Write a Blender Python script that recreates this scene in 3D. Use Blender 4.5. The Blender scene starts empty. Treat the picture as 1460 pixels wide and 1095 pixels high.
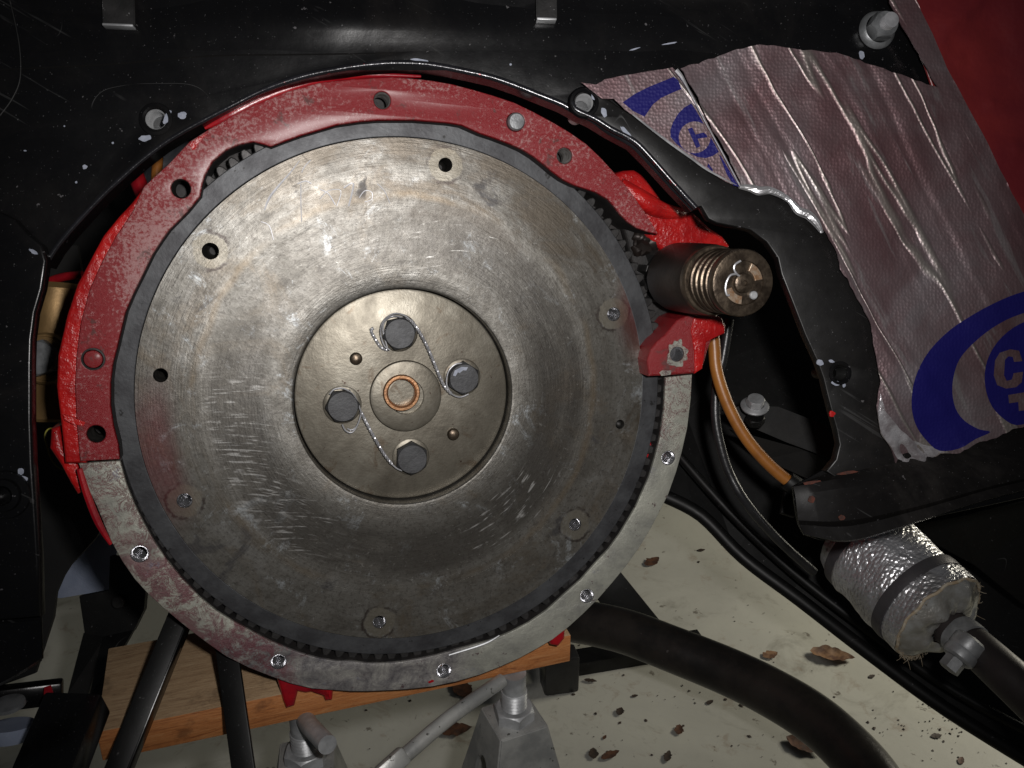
import bpy, bmesh, math, random
from mathutils import Vector, Matrix, noise as mnoise
from mathutils.geometry import delaunay_2d_cdt
random.seed(7)
PI = math.pi
V = Vector
sc = bpy.context.scene
COL = sc.collection

# ------------------------------------------------------------------ camera
FPX = 1300.0
PITCH = math.radians(22)
CAM = V((0, 0, .80))
cam_d = bpy.data.cameras.new('camera'); cam = bpy.data.objects.new('camera', cam_d); COL.objects.link(cam)
cam_d.sensor_width = 36; cam_d.lens = 36 * FPX / 1460
cam_d.clip_start = .02; cam_d.clip_end = 100
cam.location = CAM; cam.rotation_euler = (PI / 2 - PITCH, 0, 0)
sc.camera = cam
RT = V((1, 0, 0)); FW = V((0, math.cos(PITCH), -math.sin(PITCH))); UP = V((0, math.sin(PITCH), math.cos(PITCH)))

# ------------------------------------------------------------------ world and lamps
w = bpy.data.worlds.new('World'); sc.world = w; w.use_nodes = True
w.node_tree.nodes['Background'].inputs[0].default_value = (.85, .92, 1, 1)
w.node_tree.nodes['Background'].inputs[1].default_value = .022
sc.view_settings.view_transform = 'Standard'; sc.view_settings.look = 'None'
sc.view_settings.exposure = 0.0

def area(name, loc, target, size, power, color):
    d = bpy.data.lights.new(name, 'AREA'); d.shape = 'RECTANGLE'; d.size = size[0]; d.size_y = size[1]
    d.energy = power; d.color = color
    o = bpy.data.objects.new(name, d); COL.objects.link(o); o.location = loc
    o.rotation_euler = (V(target) - V(loc)).to_track_quat('-Z', 'Y').to_euler(); return o
# the camera's own flash, a little right of and above the lens
fl = CAM + RT * .042 + UP * .034
fd = bpy.data.lights.new('flash', 'SPOT'); fd.energy = 12.0; fd.color = (1, .97, .95); fd.spot_size = math.radians(88); fd.spot_blend = 1.0; fd.shadow_soft_size = .011
fo = bpy.data.objects.new('flash', fd); COL.objects.link(fo); fo.location = fl
fo.rotation_euler = (FW - RT * .09 + UP * .07).to_track_quat('-Z', 'Y').to_euler()
# daylight from the open side of the garage, low on the right
area('garage_daylight', (1.25, 1.25, .62), (.45, 1.2, 0), (.35, .3), 8.0, (1, .94, .78))

# ------------------------------------------------------------------ frames
def P(px, py, d):
    return CAM + d * (FW + (px - 730) / FPX * RT + (547.5 - py) / FPX * UP)
def G(px, py, z=0.0):
    r = FW + (px - 730) / FPX * RT + (547.5 - py) / FPX * UP
    return CAM + r * ((z - CAM.z) / r.z)
# frame of the flywheel: z towards the gearbox side
HP = .53
VP = (405, 342)
NV = -(FW + (VP[0] - 730) / FPX * RT + (547.5 - VP[1]) / FPX * UP).normalized()
FX = UP.cross(NV).normalized(); FY = NV.cross(FX)
def raw(px, py, z):
    r = FW + (px - 730) / FPX * RT + (547.5 - py) / FPX * UP
    return CAM + r * (-(HP - z) / r.dot(NV))
FO = raw(578, 567.5, 0)
FM = Matrix(((FX.x, FY.x, NV.x, FO.x), (FX.y, FY.y, NV.y, FO.y), (FX.z, FY.z, NV.z, FO.z), (0, 0, 0, 1)))
def L(px, py, z=0.0):
    q = raw(px, py, z) - FO
    return (q.dot(FX), q.dot(FY))
def L3(px, py, z=0.0):
    x, y = L(px, py, z); return V((x, y, z))

# ------------------------------------------------------------------ object helpers
def tag(o, label=None, cat=None, group=None, kind=None):
    if label: o['label'] = label
    if cat: o['category'] = cat
    if group: o['group'] = group
    if kind: o['kind'] = kind
    return o
def thing(name, label, cat, M=None, group=None):
    o = bpy.data.objects.new(name, None); o.empty_display_size = .02; COL.objects.link(o)
    if M is not None: o.matrix_world = M
    return tag(o, label, cat, group)
def obj(name, me, mats, parent=None, M=None):
    o = bpy.data.objects.new(name, me); COL.objects.link(o)
    if not isinstance(mats, (list, tuple)): mats = [mats]
    me.materials.clear()
    for m in mats: me.materials.append(m)
    if M is not None: o.matrix_world = M
    if parent: o.parent = parent          # local = parent's frame
    return o
def fin(bm, name='mesh', smooth=None):
    bmesh.ops.recalc_face_normals(bm, faces=bm.faces)
    me = bpy.data.meshes.new(name); bm.to_mesh(me); bm.free()
    if smooth is not None: sm(me, smooth)
    return me
def sm(me, ang=35):
    me.polygons.foreach_set('use_smooth', [True] * len(me.polygons))
    try: me.set_sharp_from_angle(angle=math.radians(ang))
    except Exception: pass
    return me

def smooth_pts(pts, n=4, closed=True):
    out = []; N = len(pts)
    rng = range(N if closed else N - 1)
    for i in rng:
        g = lambda k: V(pts[k % N] if closed else pts[max(0, min(N - 1, k))])
        p0, p1, p2, p3 = g(i - 1), g(i), g(i + 1), g(i + 2)
        for k in range(n):
            t = k / n
            out.append(.5 * ((2 * p1) + (p2 - p0) * t + (2 * p0 - 5 * p1 + 4 * p2 - p3) * t * t + (3 * p1 - p0 - 3 * p2 + p3) * t ** 3))
    if not closed: out.append(V(pts[-1]))
    return out
def circle(cx, cy, r, n=24, ph=0):
    return [(cx + r * math.cos(ph + 2 * PI * k / n), cy + r * math.sin(ph + 2 * PI * k / n)) for k in range(n)]

def plate(outline, holes=(), z0=0, z1=.01, bevel=0, res=2, ang=18):
    """filled outline with holes between z0 and z1 (local), bevelled rim; returns a mesh"""
    cu = bpy.data.curves.new('c', 'CURVE'); cu.dimensions = '2D'; cu.fill_mode = 'BOTH'
    for pl in [outline] + list(holes):
        s = cu.splines.new('POLY'); s.points.add(len(pl) - 1)
        for p, q in zip(s.points, pl): p.co = (q[0], q[1], 0, 1)
        s.use_cyclic_u = True
    h = (z1 - z0) / 2
    cu.extrude = max(h - bevel, 1e-5); cu.bevel_depth = bevel; cu.bevel_resolution = res; cu.offset = -bevel
    t = bpy.data.objects.new('t', cu); COL.objects.link(t)
    dg = bpy.context.evaluated_depsgraph_get(); dg.update()
    me = bpy.data.meshes.new_from_object(t.evaluated_get(dg))
    bpy.data.objects.remove(t); bpy.data.curves.remove(cu)
    zc = (z0 + z1) / 2
    for v in me.vertices: v.co.z += zc
    bm = bmesh.new(); bm.from_mesh(me); bmesh.ops.remove_doubles(bm, verts=bm.verts, dist=1e-6)
    bmesh.ops.recalc_face_normals(bm, faces=bm.faces); bm.to_mesh(me); bm.free()
    return sm(me, ang)
def pl_px(pts, z, smooth=0):
    q = [L(a, b, z) for a, b in pts]
    return [tuple(p) for p in smooth_pts([V((a, b, 0)) for a, b in q], smooth)] if smooth else q
def xy(pts): return [(p[0], p[1]) for p in pts]

def lathe(prof, n=48, M=None, close=False, jitter=0):
    bm = bmesh.new(); rings = []
    for r, z in prof:
        if r < 1e-7: rings.append([bm.verts.new((0, 0, z))]); continue
        rings.append([bm.verts.new(((r) * math.cos(2 * PI * k / n), (r) * math.sin(2 * PI * k / n), z)) for k in range(n)])
    for a, b in zip(rings[:-1], rings[1:]):
        for k in range(n):
            k2 = (k + 1) % n
            if len(a) == 1 and len(b) == 1: continue
            if len(a) == 1: bm.faces.new((a[0], b[k], b[k2]))
            elif len(b) == 1: bm.faces.new((a[k], b[0], a[k2]))
            else: bm.faces.new((a[k], b[k], b[k2], a[k2]))
    if M is not None: bmesh.ops.transform(bm, matrix=M, verts=bm.verts)
    return fin(bm, smooth=35)
def frame_to(p, d, up=V((0, 0, 1))):
    d = V(d).normalized(); q = d.to_track_quat('Z', 'Y'); return Matrix.Translation(p) @ q.to_matrix().to_4x4()
def tube(pts, rad, n=12, smooth=6, cap=True, ell=1.0):
    pts = [V(p) for p in pts]
    rad = rad if isinstance(rad, (list, tuple)) else [rad] * len(pts)
    if smooth:
        q = smooth_pts([V((*p, r)) for p, r in zip(pts, rad)], smooth, False)
        pts = [V(a[:3]) for a in q]; rad = [a[3] for a in q]
    bm = bmesh.new(); rings = []; nrm = None
    for i, p in enumerate(pts):
        t = (pts[min(i + 1, len(pts) - 1)] - pts[max(i - 1, 0)]).normalized()
        if nrm is None: nrm = t.orthogonal().normalized()
        nrm = (nrm - t * nrm.dot(t)).normalized(); b = t.cross(nrm)
        rings.append([bm.verts.new(p + rad[i] * (math.cos(2 * PI * k / n) * nrm + ell * math.sin(2 * PI * k / n) * b)) for k in range(n)])
    for a, b in zip(rings[:-1], rings[1:]):
        for k in range(n): bm.faces.new((a[k], a[(k + 1) % n], b[(k + 1) % n], b[k]))
    if cap: bm.faces.new(rings[0]); bm.faces.new(rings[-1])
    return fin(bm, smooth=40)
def join_meshes(ms):
    bm = bmesh.new()
    for m in ms: bm.from_mesh(m)
    me = bpy.data.meshes.new('j'); bm.to_mesh(me); bm.free()
    return sm(me)
def boxm(size, M=None, bevel=0):
    bm = bmesh.new(); bmesh.ops.create_cube(bm, size=1)
    bmesh.ops.scale(bm, vec=size, verts=bm.verts)
    if bevel: bmesh.ops.bevel(bm, geom=bm.edges[:], offset=bevel, segments=2, affect='EDGES', profile=.5)
    if M is not None: bmesh.ops.transform(bm, matrix=M, verts=bm.verts)
    return fin(bm, smooth=30)
def bar(a, b, wdt, thk, bevel=.0008, face=None):
    """flat bar between two points, its wide side turned to the vector face"""
    a, b = V(a), V(b); z = (b - a).normalized(); f = V(face) if face is not None else -FW
    y = (f - z * f.dot(z)).normalized(); x = y.cross(z)
    M = Matrix(((x.x, y.x, z.x, 0), (x.y, y.y, z.y, 0), (x.z, y.z, z.z, 0), (0, 0, 0, 1)))
    return boxm((wdt, thk, (b - a).length), Matrix.Translation((a + b) / 2) @ M, bevel)
def hexm(r, h, M=None, cham=.0012):
    bm = bmesh.new()
    rb = [bm.verts.new((r * math.cos(PI / 3 * k), r * math.sin(PI / 3 * k), 0)) for k in range(6)]
    rt = [bm.verts.new((r * math.cos(PI / 3 * k), r * math.sin(PI / 3 * k), h - cham)) for k in range(6)]
    n = 36; rc = r * .865
    def hr(a): a = (a % (PI / 3)) - PI / 6; return rc / math.cos(a)
    lo = [bm.verts.new((hr(2 * PI * k / n) * math.cos(2 * PI * k / n), hr(2 * PI * k / n) * math.sin(2 * PI * k / n), h - cham * (.35 + 1.0 * ((hr(2 * PI * k / n) - rc) / (r - rc))))) for k in range(n)]
    hi = [bm.verts.new((rc * .97 * math.cos(2 * PI * k / n), rc * .97 * math.sin(2 * PI * k / n), h)) for k in range(n)]
    bo = [bm.verts.new((hr(2 * PI * k / n) * math.cos(2 * PI * k / n), hr(2 * PI * k / n) * math.sin(2 * PI * k / n), 0)) for k in range(n)]
    for v in rb + rt: bm.verts.remove(v)
    for k in range(n):
        j = (k + 1) % n
        bm.faces.new((bo[k], bo[j], lo[j], lo[k])); bm.faces.new((lo[k], lo[j], hi[j], hi[k]))
    bm.faces.new(hi); bm.faces.new(bo[::-1])
    if M is not None: bmesh.ops.transform(bm, matrix=M, verts=bm.verts)
    return fin(bm, smooth=22)
def thread_prof(r, z0, z1, pitch, depth):
    pr = []; z = z0
    s = 1 if z1 > z0 else -1
    while s * (z1 - z) > 0:
        pr += [(r, z), (r - depth, z + s * pitch * .5)]; z += s * pitch
    return pr + [(r, z1)]
def sheet(outline, step, hf, holes=(), thick=0):
    """triangulated sheet: outline in (x,y), interior grid, height function"""
    pts = [V((a, b)) for a, b in outline]; edges = [(i, (i + 1) % len(pts)) for i in range(len(pts))]
    base = len(pts)
    for h in holes:
        k = len(pts); pts += [V((a, b)) for a, b in h]
        edges += [(k + i, k + (i + 1) % len(h)) for i in range(len(h))]
    def inside(x, y, poly):
        c = False; j = len(poly) - 1
        for i in range(len(poly)):
            xi, yi = poly[i]; xj, yj = poly[j]
            if (yi > y) != (yj > y) and x < (xj - xi) * (y - yi) / (yj - yi) + xi: c = not c
            j = i
        return c
    x0 = min(a for a, b in outline); x1 = max(a for a, b in outline); y0 = min(b for a, b in outline); y1 = max(b for a, b in outline)
    ny = int((y1 - y0) / step) + 1; nx = int((x1 - x0) / step) + 1
    for j in range(ny):
        for i in range(nx):
            x = x0 + (i + .5 * (j % 2)) * step; y = y0 + j * step
            if inside(x, y, outline) and not any(inside(x, y, h) for h in holes): pts.append(V((x, y)))
    vs, es, fs, *_ = delaunay_2d_cdt(pts, edges, [], 0, 1e-7)
    fs2 = []
    for f in fs:
        c = sum((vs[i] for i in f), V((0, 0))) / len(f)
        if inside(c.x, c.y, outline) and not any(inside(c.x, c.y, h) for h in holes): fs2.append(f)
    me = bpy.data.meshes.new('s'); me.from_pydata([(v.x, v.y, hf(v.x, v.y)) for v in vs], [], [list(f) for f in fs2])
    bm = bmesh.new(); bm.from_mesh(me)
    bmesh.ops.delete(bm, geom=[v for v in bm.verts if not v.link_faces], context='VERTS')
    bmesh.ops.recalc_face_normals(bm, faces=bm.faces)
    if sum(f.normal.z for f in bm.faces) < 0: bmesh.ops.reverse_faces(bm, faces=bm.faces)
    if thick:
        ret = bmesh.ops.solidify(bm, geom=bm.faces[:], thickness=thick)
    bm.to_mesh(me); bm.free()
    return sm(me, 60)

# ------------------------------------------------------------------ materials
class NT:
    def __init__(s, name):
        s.m = bpy.data.materials.new(name); s.m.use_nodes = True; s.t = s.m.node_tree
        s.b = s.t.nodes['Principled BSDF']; s.co = s.t.nodes.new('ShaderNodeTexCoord').outputs['Object']
    def inp(s, sock, v):
        if isinstance(v, bpy.types.NodeSocket): s.t.links.new(v, sock)
        elif isinstance(v, (tuple, list)) and sock.type == 'RGBA': sock.default_value = (*v[:3], 1)
        else: sock.default_value = v
    def math(s, op, a, b=0, c=None):
        n = s.t.nodes.new('ShaderNodeMath'); n.operation = op; s.inp(n.inputs[0], a); s.inp(n.inputs[1], b)
        if c is not None: s.inp(n.inputs[2], c)
        return n.outputs[0]
    def mix(s, f, a, b, bt='MIX'):
        n = s.t.nodes.new('ShaderNodeMix'); n.data_type = 'RGBA'; n.blend_type = bt
        s.inp(n.inputs[0], f); s.inp(n.inputs[6], a); s.inp(n.inputs[7], b); return n.outputs[2]
    def noise(s, scale, detail=4, rough=.6, dist=0, vec=None, out=0):
        n = s.t.nodes.new('ShaderNodeTexNoise'); n.inputs['Scale'].default_value = scale; n.inputs['Detail'].default_value = detail
        n.inputs['Roughness'].default_value = rough; n.inputs['Distortion'].default_value = dist
        s.t.links.new(vec or s.co, n.inputs['Vector']); return n.outputs[out]
    def vor(s, scale, vec=None, feat='F1', out=0, rnd=1):
        n = s.t.nodes.new('ShaderNodeTexVoronoi'); n.feature = feat; n.inputs['Scale'].default_value = scale
        n.inputs['Randomness'].default_value = rnd
        s.t.links.new(vec or s.co, n.inputs['Vector']); return n.outputs[out]
    def ramp(s, f, stops, interp='LINEAR'):
        n = s.t.nodes.new('ShaderNodeValToRGB'); n.color_ramp.interpolation = interp
        e = n.color_ramp.elements
        while len(e) < len(stops): e.new(.5)
        for k, (p, c) in enumerate(stops):
            e[k].position = p; c = (c, c, c) if not isinstance(c, (tuple, list)) else c; e[k].color = (*c, 1)
        s.inp(n.inputs[0], f); return n.outputs[0]
    def band(s, f, lo, hi):      # smooth 0..1 between
        n = s.t.nodes.new('ShaderNodeMapRange'); n.interpolation_type = 'SMOOTHSTEP'; s.inp(n.inputs[0], f)
        n.inputs[1].default_value = lo; n.inputs[2].default_value = hi; return n.outputs[0]
    def mapv(s, scale=(1, 1, 1), rot=(0, 0, 0), loc=(0, 0, 0), vec=None):
        n = s.t.nodes.new('ShaderNodeMapping'); n.inputs['Scale'].default_value = scale; n.inputs['Rotation'].default_value = rot
        n.inputs['Location'].default_value = loc; s.t.links.new(vec or s.co, n.inputs['Vector']); return n.outputs[0]
    def sep(s):
        n = s.t.nodes.new('ShaderNodeSeparateXYZ'); s.t.links.new(s.co, n.inputs[0]); return n.outputs
    def strm(s, stretch, ang, vec=None):   # coordinates stretched along a direction at ang
        n = s.t.nodes.new('ShaderNodeMapping'); n.vector_type = 'TEXTURE'; n.inputs['Scale'].default_value = (1, stretch, 1); n.inputs['Rotation'].default_value = (0, 0, math.radians(ang - 90))
        s.t.links.new(vec or s.co, n.inputs['Vector']); return n.outputs[0]
    def comb(s, a, b, c=0):
        n = s.t.nodes.new('ShaderNodeCombineXYZ'); s.inp(n.inputs[0], a); s.inp(n.inputs[1], b); s.inp(n.inputs[2], c); return n.outputs[0]
    def bump(s, h, strength=.3, dist=.001, prev=None):
        n = s.t.nodes.new('ShaderNodeBump'); n.inputs['Strength'].default_value = strength; n.inputs['Distance'].default_value = dist
        s.inp(n.inputs['Height'], h)
        if prev: s.t.links.new(prev, n.inputs['Normal'])
        return n.outputs[0]
    def out(s, col=None, metal=None, rough=None, nrm=None, **kw):
        if col is not None: s.inp(s.b.inputs['Base Color'], col)
        if metal is not None: s.inp(s.b.inputs['Metallic'], metal)
        if rough is not None: s.inp(s.b.inputs['Roughness'], rough)
        if nrm is not None: s.inp(s.b.inputs['Normal'], nrm)
        for k, v in kw.items(): s.inp(s.b.inputs[k.replace('_', ' ')], v)
        return s.m

def m_basic(name, c1, c2=None, scale=60, metal=0, r=(.35, .6), bump=.25, bscale=400, bd=.0006, speck=None, coat=0, lo=.35, hi=.65):
    n = NT(name); c2 = c2 or tuple(x * .7 for x in c1)
    a = n.band(n.noise(scale, 6, .65), lo, hi); col = n.mix(a, c1, c2)
    if speck:
        c, dens, ss = speck
        k = n.band(n.noise(ss, 3, .7), dens, dens + .03); col = n.mix(k, col, c)
    rg = n.noise(scale * 2.3, 5, .7); ro = n.math('MULTIPLY_ADD', rg, r[1] - r[0], r[0])
    nr = n.bump(n.noise(bscale, 4, .65), bump, bd)
    kw = {'Coat_Weight': coat} if coat else {}
    return n.out(col, metal, ro, nr, **kw)

def m_flywheel(spots=(), lift=0):
    n = NT('cast_iron_face'); x, y, z = n.sep()
    r = n.math('SQRT', n.math('ADD', n.math('MULTIPLY', x, x), n.math('MULTIPLY', y, y)))
    an = n.math('ARCTAN2', y, x)
    circ = n.comb(n.math('MULTIPLY', n.math('COSINE', an), .022), n.math('MULTIPLY', n.math('SINE', an), .022), r)
    circ2 = n.comb(n.math('MULTIPLY', n.math('COSINE', an), .05), n.math('MULTIPLY', n.math('SINE', an), .05), r)
    blot = n.noise(30, 8, .72, .5); fine = n.noise(420, 6, .8); mid = n.noise(110, 6, .75, .3)
    cstreak = n.noise(150, 6, .7, 0, circ); cs2 = n.noise(75, 6, .7, .3, circ)
    k = n.math('ADD', n.math('MULTIPLY', blot, .34), n.math('ADD', n.math('MULTIPLY', cs2, .38), n.math('MULTIPLY', mid, .28)))
    base = n.ramp(k, [(.36, (.060, .055, .048)), (.46, (.108, .101, .088)), (.55, (.158, .151, .136)), (.68, (.27, .266, .252))])
    st = n.math('MULTIPLY', n.band(n.noise(17, 6, .7, 1.0), .52, .68), .55)
    base = n.mix(n.math('MULTIPLY', st, .7), base, (.125, .090, .052))
    sb = n.math('MULTIPLY', n.band(n.noise(37, 7, .8, .6), .56, .68), .6)
    base = n.mix(sb, base, (.42, .45, .47))
    # friction track, darker in clouds, streaked along its circumference
    tr = n.math('MULTIPLY', n.band(r, .074, .088), n.math('SUBTRACT', 1, n.band(r, .106, .1165)))
    dkn = n.math('ADD', n.math('MULTIPLY', cs2, .5), n.math('MULTIPLY', n.noise(19, 6, .7, .5), .5))
    # less dark on the upper left arc
    ul = n.math('SUBTRACT', 1, n.math('MULTIPLY', n.band(n.math('SUBTRACT', y, x), .06, .16), .75))
    dk = n.math('MULTIPLY', n.math('MULTIPLY', tr, n.band(dkn, .33, .53)), ul)
    base = n.mix(n.math('MULTIPLY', dk, .74), base, (.050, .045, .039))
    base = n.mix(n.math('MULTIPLY', n.band(cstreak, .52, .72), .30), base, (.09, .08, .065))
    base = n.mix(n.math('MULTIPLY', n.band(fine, .50, .62), .55), base, (.045, .04, .035))
    base = n.mix(n.math('MULTIPLY', n.band(n.noise(75, 8, .85, .5), .53, .62), .45), base, (.055, .048, .04))
    base = n.mix(n.math('MULTIPLY', n.band(n.noise(260, 5, .75), .60, .70), .25), base, (.50, .49, .46))
    # dark smudges on the outer land
    land = n.band(r, .114, .120)
    sm_ = n.math('MULTIPLY', land, n.band(n.noise(26, 5, .65, .9), .60, .68))
    base = n.mix(n.math('MULTIPLY', sm_, .75), base, (.040, .038, .04))
    # broad brown and black heat stain drawn out round the rim, strongest at the upper right
    hs = n.noise(34, 6, .7, .5, circ2); ur = n.math('MULTIPLY', n.band(n.math('ADD', x, y), .03, .11), n.band(r, .095, .118))
    base = n.mix(n.math('MULTIPLY', n.math('MULTIPLY', n.band(hs, .46, .60), ur), .75), base, (.055, .046, .036))
    base = n.mix(n.math('MULTIPLY', n.math('MULTIPLY', n.band(hs, .50, .62), land), .35), base, (.10, .078, .052))
    # rust-brown line where the track ends
    e1 = n.math('MULTIPLY', n.math('SUBTRACT', 1, n.band(n.math('ABSOLUTE', n.math('SUBTRACT', r, n.math('MULTIPLY_ADD', n.noise(20, 3), .012, .112))), .0, .0035)), n.band(n.noise(13, 3), .40, .56))
    base = n.mix(n.math('MULTIPLY', e1, .30), base, (.17, .12, .065))
    # machining rings round the tapped holes
    for (hx, hy, q) in spots:
        dx = n.math('SUBTRACT', x, hx); dy = n.math('SUBTRACT', y, hy)
        d = n.math('SQRT', n.math('ADD', n.math('MULTIPLY', dx, dx), n.math('MULTIPLY', dy, dy)))
        d = n.math('ADD', d, n.math('MULTIPLY_ADD', mid, .007, -.0035))
        ins = n.math('SUBTRACT', 1, n.band(d, .0088, .0100))
        base = n.mix(n.math('MULTIPLY', ins, .34), base, (.22, .195, .145))
        rg = n.math('MULTIPLY', n.math('SUBTRACT', 1, n.band(n.math('ABSOLUTE', n.math('SUBTRACT', d, .0104)), .0002, .0013)), n.band(n.noise(70, 3, .6, 0, n.mapv(loc=(q, q, q))), .44, .56))
        base = n.mix(n.math('MULTIPLY', rg, .8), base, (.035, .026, .022))
    # short bright arcs left by a sanding disc, crossing the track
    acc = None
    for (cx, cy, sc1, w0, mx, my, mr) in ((-.100, -.150, 700, .54, -.088, -.030, .055), (-.07, -.20, 680, .57, -.066, -.075, .035), (0, 0, 640, .58, .075, -.080, .045), (.03, -.02, 600, .64, .02, .085, .05)):
        dx = n.math('SUBTRACT', x, cx); dy = n.math('SUBTRACT', y, cy)
        rr = n.math('SQRT', n.math('ADD', n.math('MULTIPLY', dx, dx), n.math('MULTIPLY', dy, dy)))
        aa = n.math('ARCTAN2', dy, dx)
        q = n.noise(sc1, 2, .5, .1, n.comb(rr, n.math('MULTIPLY', aa, .009), 0))
        ex = n.math('SUBTRACT', x, mx); ey = n.math('SUBTRACT', y, my)
        ed = n.math('SQRT', n.math('ADD', n.math('MULTIPLY', ex, ex), n.math('MULTIPLY', ey, ey)))
        m = n.math('MULTIPLY', n.math('MULTIPLY', n.band(q, w0, w0 + .10), n.band(n.noise(150, 3), .35, .6)), n.math('SUBTRACT', 1, n.band(n.math('ADD', ed, n.math('MULTIPLY_ADD', n.noise(60, 3), .03, -.015)), mr * .55, mr)))
        m = n.math('MULTIPLY', m, tr)
        acc = m if acc is None else n.math('MAXIMUM', acc, m)
    # soft red patches on the rim, at the left and right
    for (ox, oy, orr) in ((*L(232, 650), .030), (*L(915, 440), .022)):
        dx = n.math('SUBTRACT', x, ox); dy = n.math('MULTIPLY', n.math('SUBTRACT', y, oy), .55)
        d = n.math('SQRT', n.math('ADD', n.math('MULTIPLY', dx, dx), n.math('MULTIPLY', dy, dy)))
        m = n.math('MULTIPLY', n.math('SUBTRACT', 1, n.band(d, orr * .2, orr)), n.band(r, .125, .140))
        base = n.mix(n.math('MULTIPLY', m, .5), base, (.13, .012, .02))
    scr = acc
    ln = n.math('ABSOLUTE', n.math('SUBTRACT', n.noise(60, 2, .5, .4), .5))
    hair = n.math('MULTIPLY', n.math('SUBTRACT', 1, n.band(ln, 0, .0010)), n.band(n.noise(45, 2), .58, .64))
    scr = n.math('MAXIMUM', scr, n.math('MULTIPLY', hair, .2))
    base = n.mix(n.math('MULTIPLY', scr, .7), base, (.55, .54, .52))
    ro = n.math('MULTIPLY_ADD', k, -.35, .48)
    ro = n.math('ADD', ro, n.math('MULTIPLY', n.noise(90, 5, .7), .14)); ro = n.math('SUBTRACT', ro, n.math('MULTIPLY', scr, .12))
    ro = n.math('ADD', ro, n.math('MULTIPLY', sm_, .1))
    h = n.math('ADD', n.math('MULTIPLY', fine, .6), n.math('MULTIPLY', cstreak, .5))
    fl_ = n.noise(900, 2, .5, 0, n.comb(r, n.math('MULTIPLY', an, .004), 0))
    h = n.math('ADD', h, n.math('MULTIPLY', fl_, .3)); nr = n.bump(h, .42, .0005); nr = n.bump(n.noise(45, 4, .6), .18, .0012, nr)
    tg = n.t.nodes.new('ShaderNodeTangent'); tg.direction_type = 'RADIAL'; tg.axis = 'Z'
    n.t.links.new(tg.outputs[0], n.b.inputs['Tangent'])
    return n.out(base, .58, ro, nr, Anisotropic=n.math('MULTIPLY_ADD', n.band(k, .40, .60), .25, .30))

def m_hub():
    n = NT('hub_steel'); blot = n.noise(38, 6, .65, .5)
    base = n.ramp(blot, [(.3, (.095, .084, .066)), (.5, (.155, .140, .112)), (.7, (.235, .218, .18))])
    base = n.mix(n.math('MULTIPLY', n.band(n.noise(60, 5, .7, .8), .56, .68), .6), base, (.085, .055, .032))
    base = n.mix(n.band(n.noise(210, 3, .6), .68, .73), base, (.05, .03, .022))
    nr = n.bump(n.noise(380, 4, .7), .25, .0005)
    return n.out(base, .7, n.math('MULTIPLY_ADD', blot, -.15, .5), nr)

def m_gasket(name, paint, bare, lo, hi, dirt=(.06, .035, .03), metal=.35):
    """worn painted machined face: paint with bare metal showing in clouds and grains"""
    n = NT(name)
    big = n.noise(14, 5, .6, .5); gr = n.noise(480, 6, .85)
    x, y, z = n.sep()
    # worn through most at the upper left, thick paint down the left side
    d1 = n.math('SQRT', n.math('ADD', n.math('POWER', n.math('ADD', x, .125), 2), n.math('POWER', n.math('SUBTRACT', y, .105), 2)))
    bias = n.math('SUBTRACT', n.math('MULTIPLY', n.math('SUBTRACT', 1, n.band(d1, .02, .10)), .045), n.math('MULTIPLY', n.band(n.math('MULTIPLY', x, -1), .145, .165), .05))
    k = n.math('ADD', bias, n.math('ADD', n.math('MULTIPLY', big, .35), n.math('MULTIPLY', gr, .65)))
    f = n.band(k, lo, hi); base = n.mix(f, paint, bare)
    base = n.mix(n.math('MULTIPLY', n.band(n.noise(75, 6, .75, .4), .58, .66), .7), base, dirt)
    ro = n.math('MULTIPLY_ADD', gr, .3, .27)
    nr = n.bump(gr, .8, .0010); nr = n.bump(n.noise(120, 4, .6), .35, .0008, nr)
    return n.out(base, n.math('MULTIPLY', f, metal), ro, nr, Coat_Weight=.22, Coat_Roughness=.28)

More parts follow.
